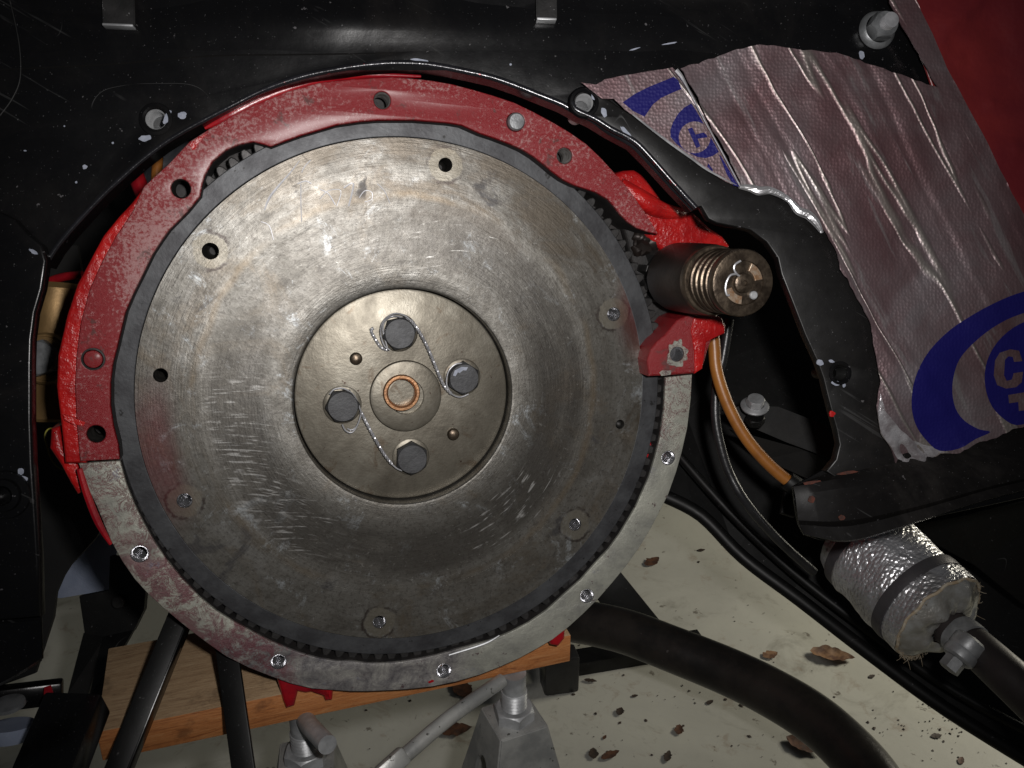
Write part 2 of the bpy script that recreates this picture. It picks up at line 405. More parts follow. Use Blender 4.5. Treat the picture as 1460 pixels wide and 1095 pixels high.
def m_ring():
    n = NT('worn_flange_face'); x, y, z = n.sep()
    big = n.noise(24, 6, .7, .5); gr = n.noise(420, 5, .8)
    clean = n.ramp(big, [(.33, (.17, .168, .155)), (.5, (.29, .29, .25)), (.66, (.37, .37, .315))])
    rough_ = n.ramp(n.noise(85, 6, .8, .5), [(.34, (.085, .080, .085)), (.5, (.19, .18, .175)), (.66, (.33, .32, .29))])
    # machined face left and right, raw mottled casting at the bottom
    bot = n.math('SUBTRACT', 1, n.band(n.math('ADD', y, n.math('MULTIPLY', n.noise(30, 4), .03)), -.135, -.118))
    bot = n.math('MULTIPLY', bot, n.math('SUBTRACT', 1, n.band(n.math('ADD', x, n.math('MULTIPLY', gr, .02)), .040, .062)))
    base = n.mix(bot, clean, rough_)
    left = n.band(n.math('MULTIPLY', x, -1), .055, .075); rgt = n.math('MULTIPLY', n.band(x, .12, .14), n.band(y, -.045, -.02))
    side = n.math('MAXIMUM', left, rgt)
    d = n.math('ABSOLUTE', n.math('SUBTRACT', n.noise(120, 7, .8, 1.0), .5))
    v = n.math('MULTIPLY', n.math('SUBTRACT', 1, n.band(d, .008, .040)), n.math('MULTIPLY', n.band(n.noise(42, 5, .65), .38, .48), side))
    base = n.mix(n.math('MULTIPLY', v, .9), base, (.10, .030, .032))
    stain = n.math('MULTIPLY', n.band(n.noise(60, 6, .75, .6), .45, .56), n.math('MULTIPLY', left, n.math('SUBTRACT', 1, n.band(y, -.10, -.05))))
    base = n.mix(n.math('MULTIPLY', stain, .8), base, (.13, .045, .055))
    base = n.mix(n.math('MULTIPLY', n.band(n.noise(150, 5, .75), .63, .68), .85), base, (.07, .035, .04))
    base = n.mix(n.math('MULTIPLY', n.band(n.noise(60, 5, .75), .62, .68), .5), base, (.14, .145, .19))
    nr = n.bump(gr, .45, .0006); nr = n.bump(v, .3, .0006, nr); nr = n.bump(n.noise(90, 5, .7), .4, .0012, nr)
    return n.out(base, .3, n.math('MULTIPLY_ADD', gr, .25, .3), nr)

def m_black(name='black_car_paint', r=(.13, .34), c=(.0032, .0032, .0036), dust=(.014, .0125, .012), bmp=.30, spec=.36):
    n = NT(name)
    base = n.mix(n.math('MULTIPLY', n.band(n.noise(14, 6, .7, .5), .5, .72), .45), c, (.011, .010, .0095))
    sp = n.band(n.noise(260, 3, .6), .70, .74); base = n.mix(n.math('MULTIPLY', sp, .6), base, (.13, .125, .13))
    base = n.mix(n.math('MULTIPLY', n.band(n.noise(900, 2, .5), .70, .76), .45), base, (.12, .12, .125))
    base = n.mix(n.math('MULTIPLY', n.band(n.noise(7, 6, .75, 1.2), .50, .75), .5), base, dust)
    sc_ = n.noise(420, 2, .5, .2, n.strm(30, -30)); base = n.mix(n.math('MULTIPLY', n.math('MULTIPLY', n.band(sc_, .66, .72), n.band(n.noise(16, 3), .54, .64)), .2), base, (.10, .10, .10))
    ln = n.math('ABSOLUTE', n.math('SUBTRACT', n.noise(9, 2, .5, .5), .5))
    hair = n.math('MULTIPLY', n.math('SUBTRACT', 1, n.band(ln, 0, .0011)), n.band(n.noise(24, 2), .58, .66))
    base = n.mix(n.math('MULTIPLY', hair, .5), base, (.10, .10, .10))
    ro = n.math('MULTIPLY_ADD', n.noise(35, 6, .7), r[1] - r[0], r[0])
    nr = n.bump(n.noise(22, 3, .5), bmp, .0022); nr = n.bump(n.noise(500, 4, .7), .12, .0003, nr)
    return n.out(base, 0, ro, nr, Specular_IOR_Level=spec)

def m_foil():
    n = NT('crinkled_foil')
    rot = n.strm(9, -61)
    stk = n.noise(110, 5, .65, .4, rot)
    base = n.ramp(n.noise(14, 5, .6, .6), [(.35, (.135, .074, .080)), (.52, (.165, .115, .122)), (.68, (.205, .175, .185))])  # mauve base paints in the red surroundings that the foil mirrors
    base = n.mix(n.math('MULTIPLY', n.band(stk, .56, .68), .5), base, (.27, .26, .26))
    dim = n.vor(520, rnd=.6)
    fold = n.noise(30, 3, .5, .3, n.strm(14, -59))
    rd = n.math('ABSOLUTE', n.math('SUBTRACT', fold, .5)); crease = n.math('SUBTRACT', 1, n.band(rd, 0, .02))
    base = n.mix(n.math('MULTIPLY', crease, .6), base, (.26, .25, .22))
    nr = n.bump(dim, .32, .0006); nr = n.bump(stk, .28, .0012, nr); nr = n.bump(crease, .5, .0012, nr)
    return n.out(base, .62, n.math('MULTIPLY_ADD', n.noise(40, 4), .26, .30), nr)
def m_print():
    n = NT('blue_print'); dim = n.vor(520, rnd=.6)
    nr = n.bump(dim, .25, .0006)
    return n.out(n.mix(n.noise(40, 4), (.007, .006, .085), (.012, .010, .125)), .25, .34, nr)
def m_wrap():
    n = NT('foil_wrap'); x, y, z = n.sep()
    an = n.math('ARCTAN2', y, x)
    u = n.math('MULTIPLY', an, .036)
    wob = n.noise(40, 3)
    v = n.comb(n.math('ADD', n.math('ADD', u, n.math('MULTIPLY', wob, .006)), n.math('MULTIPLY', z, .55)), n.math('ADD', n.math('MULTIPLY', z, 1.5), n.math('MULTIPLY', u, -.35)), 0)
    vv = n.vor(235, v, rnd=.55)
    nr = n.bump(n.math('SUBTRACT', 1, vv), .6, .0014); nr = n.bump(n.noise(45, 4, .6, .8), .8, .005, nr); nr = n.bump(n.noise(700, 2), .2, .0004, nr)
    base = n.mix(n.band(n.noise(30, 4), .4, .65), (.80, .80, .83), (.55, .54, .54))
    return n.out(base, .8, n.math('MULTIPLY_ADD', n.noise(60, 4), .2, .24), nr)
def m_wood(name, c1, c2, c3):
    n = NT(name)
    st = n.mapv((3, 42, 42)); g = n.noise(9, 7, .75, 1.6, st); f = n.noise(30, 4, .7, 0, n.mapv((6, 160, 160)))
    base = n.ramp(g, [(.3, c3), (.48, c1), (.7, c2)])
    base = n.mix(n.math('MULTIPLY', n.band(f, .52, .64), .5), base, c3)
    base = n.mix(n.math('MULTIPLY', n.band(n.noise(35, 5, .6), .6, .72), .5), base, tuple(x * .35 for x in c3))
    nr = n.bump(f, .5, .0006); nr = n.bump(g, .3, .001, nr)
    return n.out(base, 0, .55, nr)
def m_floor():
    n = NT('painted_concrete')
    big = n.noise(3.2, 6, .6, .5)
    base = n.ramp(big, [(.3, (.40, .395, .355)), (.5, (.50, .495, .445)), (.7, (.57, .565, .50))])
    base = n.mix(n.math('MULTIPLY', n.band(n.noise(8, 6, .7, .8), .54, .72), .5), base, (.13, .115, .085))
    base = n.mix(n.math('MULTIPLY', n.band(n.noise(48, 5, .65, .3), .64, .69), .7), base, (.09, .07, .05))
    base = n.mix(n.math('MULTIPLY', n.band(n.noise(22, 6, .7, .6), .56, .68), .35), base, (.22, .13, .07))
    ck = 1 if False else n.math('ABSOLUTE', n.math('SUBTRACT', n.noise(3.5, 5, .6, .3), .5)); base = n.mix(n.math('MULTIPLY', n.math('SUBTRACT', 1, n.band(ck, 0, .0016)), .12), base, (.1, .09, .07))
    base = n.mix(n.math('MULTIPLY', n.band(n.noise(90, 3, .6), .72, .75), .7), base, (.5, .5, .48))
    nr = n.bump(n.noise(60, 5, .6), .12, .002)
    return n.out(base, 0, n.math('MULTIPLY_ADD', n.noise(9, 4), .25, .38), nr)

SPOTS = [(*L(a, b), k * 3.1) for k, (a, b) in enumerate([(635, 235), (300, 358), (263, 714), (541, 887), (820, 748), (875, 448)])]
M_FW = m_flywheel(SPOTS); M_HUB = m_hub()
M_GEAR = m_basic('ring_gear_steel', (.068, .070, .074), (.036, .036, .039), 50, .55, (.40, .6), .25, 350, speck=((.02, .02, .02), .66, 130))
M_TOOTH = m_basic('oily_tooth_steel', (.022, .021, .021), (.045, .043, .042), 70, .6, (.4, .6))
M_REDW = m_gasket('worn_red_face', (.205, .006, .010), (.38, .20, .195), .50, .60)
M_REDW2 = m_gasket('deep_red_face', (.20, .007, .010), (.30, .17, .16), .56, .62, metal=.3)
M_RED = m_basic('glossy_red_enamel', (.42, .010, .009), (.27, .006, .007), 45, 0, (.2, .42), .8, 180, .0016, ((.8, .25, .22), .74, 900), coat=.4)
M_RED2 = m_basic('dark_red_enamel', (.20, .004, .010), (.30, .006, .010), 45, 0, (.2, .4), .4, 200)
M_RING = m_ring()
M_BLACK = m_black(); M_RAIL = m_black('gritty_black_underseal', (.28, .55), (.0055, .005, .005), (.030, .027, .025), 1.0, .16); M_BRK = m_black('rough_black_paint', (.26, .5), (.0045, .0042, .0042), (.016, .014, .013), .5); M_SAT = m_black('satin_black_steel', (.35, .6), (.0045, .0045, .0045))
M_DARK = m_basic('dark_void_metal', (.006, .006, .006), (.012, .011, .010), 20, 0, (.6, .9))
M_GAP = m_basic('dark_casting', (.010, .009, .009), (.022, .019, .018), 90, .2, (.5, .8), .5)  # black unpainted casting; near black also stands in for shade in the gaps
M_STEEL = m_basic('bright_steel', (.66, .66, .68), (.42, .42, .44), 90, .65, (.24, .40), .15)
M_ZINC = m_basic('zinc_plate', (.48, .49, .50), (.27, .275, .28), 40, .45, (.35, .55), .25, 300)
M_CAST = m_basic('galvanised_casting', (.44, .44, .42), (.27, .275, .27), 35, .45, (.34, .5), .35, 200, speck=((.10, .10, .09), .66, 160))
M_BOLT = m_basic('phosphated_bolt', (.058, .059, .062), (.036, .036, .038), 80, .4, (.42, .6), .25, 500)
M_BOLT2 = m_basic('dull_zinc', (.30, .31, .32), (.15, .155, .16), 60, .6, (.3, .5), .4, 200)
M_BORE = m_basic('dark_bore', (.008, .008, .007), (.02, .018, .016), 200, .5, (.4, .6))
M_BRT = m_basic('bright_thread', (.72, .72, .74), (.5, .5, .52), 120, .95, (.16, .3), .1)
M_THRD = m_basic('tapped_bore_steel', (.33, .32, .31), (.16, .15, .14), 200, .6, (.28, .45))
M_BRONZE = m_basic('bronze_bush', (.46, .25, .13), (.27, .14, .075), 120, .8, (.28, .45), .25)
M_BRONZE2 = m_basic('dull_bronze', (.30, .17, .09), (.42, .34, .26), 260, .7, (.35, .55))
M_BRN = m_basic('browned_steel', (.050, .037, .027), (.14, .108, .078), 150, .8, (.26, .48), .4)
M_BARREL = m_basic('dark_brown_barrel', (.034, .024, .020), (.020, .015, .013), 60, .5, (.36, .5), .25)
M_STAINB = m_basic('machined_spot_face', (.24, .215, .165), (.14, .115, .08), 120, .7, (.42, .58), .3)
M_FOIL = m_foil(); M_PRINT = m_print(); M_WRAP = m_wrap()
M_SHEET = m_basic('dark_red_sheet', (.10, .008, .012), (.15, .014, .014), 9, 0, (.25, .45), .5, 30, .003, coat=.5)
M_TIP = m_basic('bare_bright_foil', (.52, .51, .53), (.26, .23, .24), 90, .6, (.2, .36), .7, 200, .0012)
M_WTOP = m_wood('weathered_plank_top', (.36, .24, .135), (.46, .33, .20), (.17, .10, .055))
M_WEND = m_wood('orange_plank_edge', (.44, .165, .050), (.52, .25, .10), (.17, .055, .02))
M_FLOOR = m_floor()
M_GOLD = m_basic('gold_paint', (.30, .185, .075), (.22, .135, .055), 30, .55, (.36, .5), .2)
M_ORANGE = m_basic('amber_hose', (.30, .115, .022), (.22, .08, .016), 50, 0, (.3, .45), .15)
M_CABLE = m_basic('black_rubber', (.012, .012, .013), (.018, .018, .019), 80, 0, (.25, .4), .3)
M_TUBE = m_basic('satin_black_tube', (.022, .020, .019), (.045, .038, .033), 22, .25, (.24, .48), .3, 260, .0006, ((.10, .09, .085), .70, 90))
M_CLIP = m_basic('worn_black_clip', (.022, .021, .021), (.010, .010, .010), 60, .2, (.35, .5), .3, 200, speck=((.2, .2, .2), .68, 260))
M_CHIP = m_basic('grey_primer', (.28, .30, .36), (.20, .22, .27), 300, 0, (.4, .6))
M_RUST = m_basic('rust', (.085, .018, .008), (.03, .012, .008), 300, 0, (.7, .9))
M_LEAF = m_basic('dry_leaf', (.12, .05, .024), (.05, .024, .016), 90, 0, (.5, .75), .5, 200)
M_LEAFD = m_basic('dark_dry_leaf', (.055, .035, .025), (.03, .022, .018), 90, 0, (.5, .75), .5, 200)
M_LEAFP = m_basic('pale_dry_leaf', (.30, .17, .09), (.10, .045, .025), 60, 0, (.5, .75), .5, 200)
M_CLOTH = m_basic('pale_blue_cloth', (.30, .34, .44), (.24, .28, .38), 30, 0, (.7, .9), .4, 500)
M_BAND = m_basic('grey_strap', (.10, .095, .10), (.075, .068, .075), 60, .5, (.35, .5))
M_FRAY = m_basic('glass_fibre', (.36, .27, .17), (.48, .43, .34), 200, 0, (.5, .8))
M_ENDF = m_basic('smooth_foil_end', (.62, .63, .62), (.36, .34, .30), 40, .55, (.25, .42), .5, 70, .003)
M_PIPE = m_basic('brown_grey_pipe', (.055, .046, .044), (.042, .035, .034), 30, .3, (.4, .55))
M_MARK = m_basic('scored_bright_metal', (.75, .75, .78), (.6, .6, .62), 200, .1, (.35, .5))
M_YEL = m_basic('yellow_wire', (.35, .33, .06), (.22, .2, .04), 100, 0, (.4, .6))
M_GLOSSLIP = m_basic('polished_black_lip', (.02, .02, .024), (.012, .012, .014), 60, .3, (.12, .28), .3, 200, .0006, ((.12, .01, .012), .66, 120))

# ------------------------------------------------------------------ FLOOR
me = plate([(-6, -3), (6, -3), (6, 9), (-6, 9)], (), -.1, 0)
tag(obj('floor', me, M_FLOOR), kind='structure')

# ================================================================== FLYWHEEL
FWH = thing('flywheel', 'big round cast iron flywheel with four bolts and lock wire in the middle', 'flywheel', FM)
DR = .1493                     # radius of the machined disc
R = lambda px, py, z=0: math.hypot(*L(px, py, z))
RB = (R(300, 358) + R(541, 887) + R(875, 448)) / 3
r_in = .1205                               # outer land starts here
holes_px = [(635, 235, .0041, 0), (300, 358, .0046, 0), (229, 535, .0040, 0), (263, 714, .0043, 1), (541, 887, .0041, 1), (820, 748, .0041, 1), (875, 448, .0043, 1), (884, 605, .0030, 2)]
hl = []
for (a, b, r, k) in holes_px:
    x, y = L(a, b); hl.append(circle(x, y, r, 28))
me = plate(circle(0, 0, DR, 200), hl + [circle(0, 0, r_in, 160)], -.012, 0, 0)
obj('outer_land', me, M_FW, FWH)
# dished friction track and inner land
prof = [(r_in, -.012), (r_in, -.0001), (.1165, -.0001), (.1150, -.00015), (.1120, -.0003), (.1090, -.0004), (.100, -.0004), (.0880, -.0004), (.0840, -.00025), (.0800, -.00012), (.0770, -.0001), (.0665, 0), (.0652, -.0003), (.0645, -.0012), (.0645, -.020)]
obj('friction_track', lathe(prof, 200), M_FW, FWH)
# groove + ring gear
zg = -.0022
me = plate(circle(0, 0, DR + .0002, 160), [circle(0, 0, DR - .003, 160)], -.014, -.0075); obj('shoulder_groove', me, M_GAP, FWH)
NT_ = 127; RR = .1610; RTP = .1652
pts = []
for k in range(NT_):
    a0 = 2 * PI * k / NT_; p = 2 * PI / NT_
    for fr, r in ((0, RR), (.26, RR), (.36, RR + .0026), (.46, RTP - .0006), (.51, RTP), (.75, RTP), (.80, RTP - .0006), (.90, RR + .0026)):
        pts.append((r * math.cos(a0 + fr * p), r * math.sin(a0 + fr * p)))
me = plate(pts, [circle(0, 0, RR - .003, 200)], zg - .012, zg - .0004, .0006, 1); obj('ring_gear_teeth', me, M_TOOTH, FWH)
me = plate(circle(0, 0, RR - .0002, 220), [circle(0, 0, DR + .0006, 200)], zg - .010, zg, .0005, 1); obj('ring_gear', me, M_GEAR, FWH)
# spot faces and bores
for (a, b, r, k) in holes_px:
    x, y = L(a, b)
    T = Matrix.Translation((x, y, 0))
    dep = .0035 if k == 2 else .018
    pr = [(r * 1.01, -.0002)] + thread_prof(r, -.001, -dep, .0018, .0007) + [(0, -dep - (.004 if k else .012))]
    me = lathe(pr, 28, T)
    obj('tapped_bore', me, [M_BORE, M_THRD, M_BORE][k] if k != 1 else M_BRT, FWH)
# hub plate
zh = -.0095
hc = V((*L(581, 568.5, zh), 0)); RHB = (R(735, 568, 0)) 
prof = [(0, zh), (.0265, zh), (.0624, zh), (.0634, zh - .0003), (.0638, zh - .0010), (.0638, zh - .008)]
obj('hub_plate', lathe(prof, 128), M_HUB, FWH)
obj('hub_recess_floor', lathe([(.055, zh - .007), (.066, zh - .007)], 96), M_GAP, FWH)
# centre boss with bronze bush
bc = V((*L(578, 564, zh), zh)); TB = Matrix.Translation(bc)
prof = [(.0250, -.001), (.0249, .0022), (.0243, .0030), (.0225, .0034), (.0120, .0038)]
prof = [(r * .83 + .0008, z) for r, z in prof]
obj('crank_boss', lathe([(prof[0][0], -.002)] + prof + [(.0108, .0040), (.0108, -.004)], 64, TB), M_HUB, FWH)
br = V((*L(572.5, 560, zh + .005), zh)); TB2 = Matrix.Translation(br)
obj('pilot_bush', lathe([(.0108, .002), (.0110, .0056), (.0104, .0066), (.0090, .0066), (.0080, .0054), (.0078, -.010), (0, -.010)], 48, TB2), M_BRONZE, FWH)
obj('bore_lit_disc', lathe([(0, .0008), (.0030, .0006), (.0050, 0), (.0054, -.006)], 32, TB2 @ Matrix.Translation((-.0020, .0012, -.003))), M_BRONZE2, FWH)  # offset disc stands in for the lit bore bottom, leaving a dark crescent
# four bolts
zb = zh + .0075
for i, (a, b, ang) in enumerate([(570.5, 476, .25), (662, 540, .5), (489, 580, .1), (588, 655, .52)]):
    x, y = L(a, b, zb)
    o = obj('bolt', hexm(.01015, .0075, Matrix.Translation((x, y, zh)) @ Matrix.Rotation(ang, 4, 'Z'), .0013), M_BOLT, FWH)
    if i == 1:
        ch = [(x + dx * .001, y + dy * .001) for dx, dy in ((-7, 2), (-6, 5.0), (-2, 7.2), (2, 7), (1, 5), (-1, 5.2), (-3, 3.4), (-4, 4), (-5.5, 1.5))]
        obj('paint_chip', plate(ch, (), zb - .0001, zb + .00025), M_CHIP, o)
    obj('washer_ring', lathe([(.0114, zh + .0004), (.0106, zh + .0009), (.006, zh + .0009)], 40, Matrix.Translation((x, y, 0))), M_HUB, o).name = 'washer'  # flat washer under the bolt head
# dowels
for a, b in ((508, 512), (647, 620)):
    x, y = L(a, b, zh + .003)
    obj('dowel_pin', lathe([(.0037, zh), (.0037, zh + .0018), (.0031, zh + .0030), (.0018, zh + .0036), (0, zh + .0038)], 28, Matrix.Translation((x, y, 0))), M_BRN, FWH)
# lock wire
def wire(pts, z, r=.00050, smooth=6):
    return tube([L3(p[0], p[1], p[2] if len(p) > 2 else z) for p in pts], r, 8, smooth)
def twist(pts, z, r=.00052, R_=.00056, pitch=.0042):
    c = smooth_pts([L3(p[0], p[1], p[2] if len(p) > 2 else z) for p in pts], 14, False)
    ms = []
    for ph in (0, PI):
        s = 0; q = []
        for i, p in enumerate(c):
            t = (c[min(i + 1, len(c) - 1)] - c[max(i - 1, 0)]).normalized()
            if i: s += (c[i] - c[i - 1]).length
            nn = t.cross(V((0, 0, 1))).normalized(); bb = t.cross(nn)
            q.append((p, s, nn, bb))
        tot = q[-1][1]; N = max(8, int(tot / pitch * 12)); pp = []
        j = 0
        for k in range(N + 1):
            sv = tot * k / N
            while j < len(q) - 2 and q[j + 1][1] < sv: j += 1
            u = (sv - q[j][1]) / max(1e-9, q[j + 1][1] - q[j][1]); p = q[j][0].lerp(q[j + 1][0], min(1, max(0, u)))
            an = ph + 2 * PI * sv / pitch
            pp.append(p + R_ * (math.cos(an) * q[j][2] + math.sin(an) * q[j][3]))
        ms.append(tube(pp, r, 6, 0))
    return join_meshes(ms)
zw = zh + .005
w1 = join_meshes([twist([(586, 457), (596, 470), (608, 492), (620, 520), (632, 548), (643, 561)], zw),
                  twist([(553, 499), (543, 495), (533, 480), (529, 471), (532, 468)], zh + .0012, pitch=.003),
                  wire([(586, 457), (577, 450), (564, 447, zw + .001), (552, 452), (544, 463), (543, 478), (548, 493), (556, 499)], zw),
                  wire([(586, 457), (575, 453), (560, 451, zw + .001), (548, 459), (546, 472), (550, 488), (553, 498)], zw - .0014),
                  wire([(643, 561), (637, 548), (639, 531), (647, 521), (657, 518), (666, 522)], zw + .001),
                  wire([(643, 561), (650, 565), (658, 566), (668, 562)], zw)])
obj('lock_wire', w1, M_STEEL, FWH)
w2 = join_meshes([twist([(515, 588), (524, 606), (536, 628), (548, 648), (559, 662)], zw),
                  wire([(515, 588), (510, 574), (503, 562), (490, 554), (477, 555), (470, 562)], zw + .001),
                  wire([(515, 590), (511, 603), (505, 614), (499, 617), (492, 613), (488, 605)], zw - .001),
                  wire([(515, 590), (513, 598), (508, 608), (502, 613), (495, 611)], zw - .002),
                  wire([(559, 662), (566, 668), (573, 671)], zw)])
obj('lock_wire', w2, M_STEEL, FWH)
# scribed marks in the upper left of the face
def mark(pts, wd=.0004, z=.0000):
    wd = wd
    return tube([L3(a, b, z) for a, b in pts], wd, 5, 4, ell=1)
mk = [mark([(427, 229), (414, 246), (398, 264), (384, 282), (377, 300)], [.0002, .0004, .0006, .0007, .0003]), mark([(443, 228), (434, 238), (430, 246)], .0003),
      mark([(429, 262), (429, 290), (430, 316)], .0003), mark([(424, 262), (436, 258), (444, 262)], .0004),
      mark([(456, 270), (468, 276), (478, 292)], .0004), mark([(456, 284), (468, 272), (486, 272), (480, 294)], .0003),
      mark([(490, 268), (504, 262), (497, 294)], .0005), mark([(512, 282), (520, 272), (530, 274), (530, 284), (520, 288)], .0003),
      mark([(538, 262), (548, 272), (556, 290)], .0003), mark([(372, 316), (384, 322), (390, 342)], .0003)]
obj('scribed_mark', join_meshes(mk), M_MARK, FWH)

# ================================================================== ENGINE
ENG = thing('engine', 'red painted engine block end with worn flange surrounding the flywheel', 'engine', FM)
zr = .008
inner_red = [(939, 334), (925, 331), (908, 325), (895, 316), (884, 305), (875, 293), (867, 284), (850, 274), (835, 269), (819, 264), (803, 256), (788, 245), (775, 234), (761, 223), (745, 213), (727, 205), (706, 197), (685, 190), (658, 178), (640, 175), (617, 173), (590, 171), (566, 171), (540, 171), (514, 173), (480, 178), (460, 184), (443, 189), (429, 193), (404, 202), (386, 209), (377, 206), (361, 202), (341, 206), (322, 214), (303, 230), (292, 250), (288, 263), (285, 280), (267, 302), (251, 318), (240, 329), (228, 346), (217, 363), (202, 394), (189, 420), (178, 446), (170, 480), (166, 497), (160, 520), (157, 545), (157, 579), (161, 607), (168, 634), (170, 655)]
outer_red = [(92, 661), (86, 600), (80, 552), (82, 507), (95, 450), (110, 405), (127, 373), (147, 336), (170, 308), (187, 290), (205, 266), (221, 251), (240, 234), (270, 202), (298, 184), (329, 167), (350, 156), (370, 147), (411, 130), (455, 118), (500, 113), (530, 111), (559, 110), (590, 112), (617, 115), (645, 120), (672, 127), (703, 136), (733, 146), (760, 159), (788, 174), (813, 189), (836, 205), (858, 226), (877, 247), (892, 264), (905, 281), (922, 306)]
face_out = [(114, 658), (109, 600), (107, 552), (109, 507), (115, 460), (128, 412), (146, 372), (166, 336), (190, 300)] + outer_red[10:]
rh = [(545, 143, .0046), (805, 222, .0046), (258, 269, .0050), (137, 619, .0048)]
rh2 = [(735, 174, .0052), (133, 512, .0058)]
hz = [circle(*L(a, b, zr), r, 26) for a, b, r in rh] + [circle(*L(a, b, zr), r, 26) for a, b, r in rh2]
me = plate(xy([L(a, b, zr) for a, b in face_out + inner_red]), hz, -.004, zr, .0008, 2); obj('rear_flange', me, M_REDW, ENG)
# outer casting, glossy red, just behind the face
zc = zr - .003
me = plate([L(a, b, zc) for a, b in outer_red[:11] + [(234, 250), (190, 315), (142, 420), (120, 500), (118, 600), (122, 661)]], (), -.03, zc, .0022, 3); obj('flange_edge', me, M_RED, ENG)
def ribbon(pts, z0, z1, off=0):
    bm = bmesh.new(); a = [bm.verts.new((x, y, z0)) for x, y in pts]; b = [bm.verts.new((x, y, z1)) for x, y in pts]
    for k in range(len(pts) - 1): bm.faces.new((a[k], a[k + 1], b[k + 1], b[k]))
    me = fin(bm, smooth=40)
    return me
ir = [V((*L(a, b, zr), 0)) for a, b in inner_red]
irs = [p * (1 - .0005 / p.length) for p in ir]
obj('flange_inner_wall', ribbon(xy(irs), -.028, zr - .0009), M_GAP, ENG)
for a, b, r in rh:
    x, y = L(a, b, zr)
    obj('tapped_bore', lathe([(r * 1.02, zr - .0002), (r, zr - .0012)] + thread_prof(r * .98, zr - .0016, zr - .016, .0013, .0005) + [(r * .97, zr - .022)], 28, Matrix.Translation((x, y, 0))), M_BORE if a in (258, 137) else M_THRD, ENG)
x, y = L(735, 174, zr); obj('dowel', lathe([(.0050, -.002), (.0050, zr + .0022), (.0042, zr + .0032), (0, zr + .0034)], 32, Matrix.Translation((x, y, 0))), M_BOLT2, ENG)
x, y = L(133, 512, zr); obj('dowel', lathe([(.0046, -.002), (.0046, zr + .0006), (.0040, zr + .0010), (0, zr + .0011)], 32, Matrix.Translation((x, y, 0))), M_REDW2, ENG)
obj('dowel_collar', lathe([(.0060, zr - .001), (.0060, zr + .0004), (.0052, zr + .0006), (.0050, zr - .001)], 32, Matrix.Translation((x, y, 0))), M_GAP, ENG)
# lower grey flange
zl = .0022
outl = [(112, 661), (122, 690), (137, 720), (158, 771), (174, 800), (192, 826), (212, 848), (233, 867), (253, 884), (274, 901), (298, 919), (322, 936), (354, 952), (387, 965), (415, 975), (445, 982), (472, 984), (500, 986), (524, 986), (548, 985), (582, 983), (617, 979), (651, 972), (685, 962), (713, 951), (740, 939), (764, 926), (788, 912), (811, 894), (833, 874), (854, 853), (874, 830), (893, 807), (911, 782), (929, 752), (943, 725), (953, 705), (964, 674), (972, 646), (980, 611), (985, 570), (987, 534)]
inl = [(949, 538), (948, 560), (947, 583), (944, 605), (941, 624), (934, 652), (926, 679), (908, 720), (896, 741), (884, 761), (868, 783), (850, 802), (828, 827), (805, 847), (780, 870), (754, 888), (729, 901), (703, 912), (677, 919), (651, 926), (624, 934), (596, 940), (572, 944), (548, 946), (524, 946), (500, 943), (480, 943), (455, 939), (433, 933), (411, 925), (385, 914), (360, 901), (334, 887), (308, 871), (284, 851), (260, 826), (238, 799), (219, 771), (205, 746), (192, 720), (180, 690), (171, 657)]
lh = [(199, 790, .0049), (397, 944, .0046), (633, 957, .0047), (837, 850, .0046), (953, 653, .0046)]
me = plate([L(a, b, zl) for a, b in outl + inl], [circle(*L(a, b, zl), r, 26) for a, b, r in lh], -.001, zl, .0006, 2); obj('lower_flange', me, M_RING, ENG)
il = [V((*L(a, b, zl), 0)) for a, b in inl]; il = [p * (1 - .0006 / p.length) for p in il]
obj('lower_flange_wall', ribbon(xy(il), -.022, zl - .0010), M_GAP, ENG)
for a, b, r in lh:
    x, y = L(a, b, zl)
    obj('tapped_bore', lathe([(r * 1.02, zl - .0002), (r, zl - .0006)] + thread_prof(r * .98, zl - .001, zl - .020, .0019, .0009) , 28, Matrix.Translation((x, y, 0))), M_BRT, ENG); obj('bore_end', lathe([(r * 1.02, zl - .0200), (r * 1.02, zl - .0206), (0, zl - .0206)], 20, Matrix.Translation((x, y, 0))), M_BORE, ENG)
x, y = L(690, 915, .002); obj('cover_edge', tube([L3(640, 934, zl), L3(690, 918, zl), L3(712, 906, zl)], [.0005, .0009, .0004], 8), M_ZINC, ENG)
# dark plate added behind the gear to keep the gap black, then the block
bp = [(p.x * .985, p.y * .985) for p in [V((*L(a, b, -.02), 0)) for a, b in outer_red + [(950, 380), (975, 450), (985, 534)] + outl[::-1][1:]]]
obj('dark_gap_plate', plate(bp, (), -.030, -.024), M_GAP, ENG)
obj('block', plate([(a * .93, b * .93) for a, b in bp], (), -.16, -.031, .004), M_RED, ENG)
# red castings to the right
rc1 = [(860, 235), (878, 247), (890, 243), (906, 242), (916, 248), (924, 257), (938, 276), (953, 297), (973, 299), (982, 308), (990, 303), (1000, 312), (1012, 324), (1032, 337), (1042, 350), (1030, 380), (960, 370), (930, 345), (890, 300)]
obj('starter_mounting', plate([L(a, b, -.006) for a, b in rc1], (), -.045, -.006, .0035, 3), M_RED, ENG)
obj('casting_rib', tube([L3(884, 262, -.004), L3(915, 285, -.003), L3(945, 300, -.004), L3(975, 305, -.008)], [.004, .006, .005, .003], 10, 5), M_RED, ENG)
lug = [(923, 515), (928, 498), (937, 487), (948, 478), (958, 466), (966, 456), (985, 448), (1030, 452), (1036, 464), (1035, 476), (1016, 484), (1010, 500), (1006, 515), (1002, 526), (989, 533), (950, 536), (926, 537)]
obj('lower_lug', plate([L(a, b, .016) for a, b in lug], [circle(*L(965, 505, .016), .0046, 26)], -.02, .016, .0022, 3), M_REDW2, ENG)
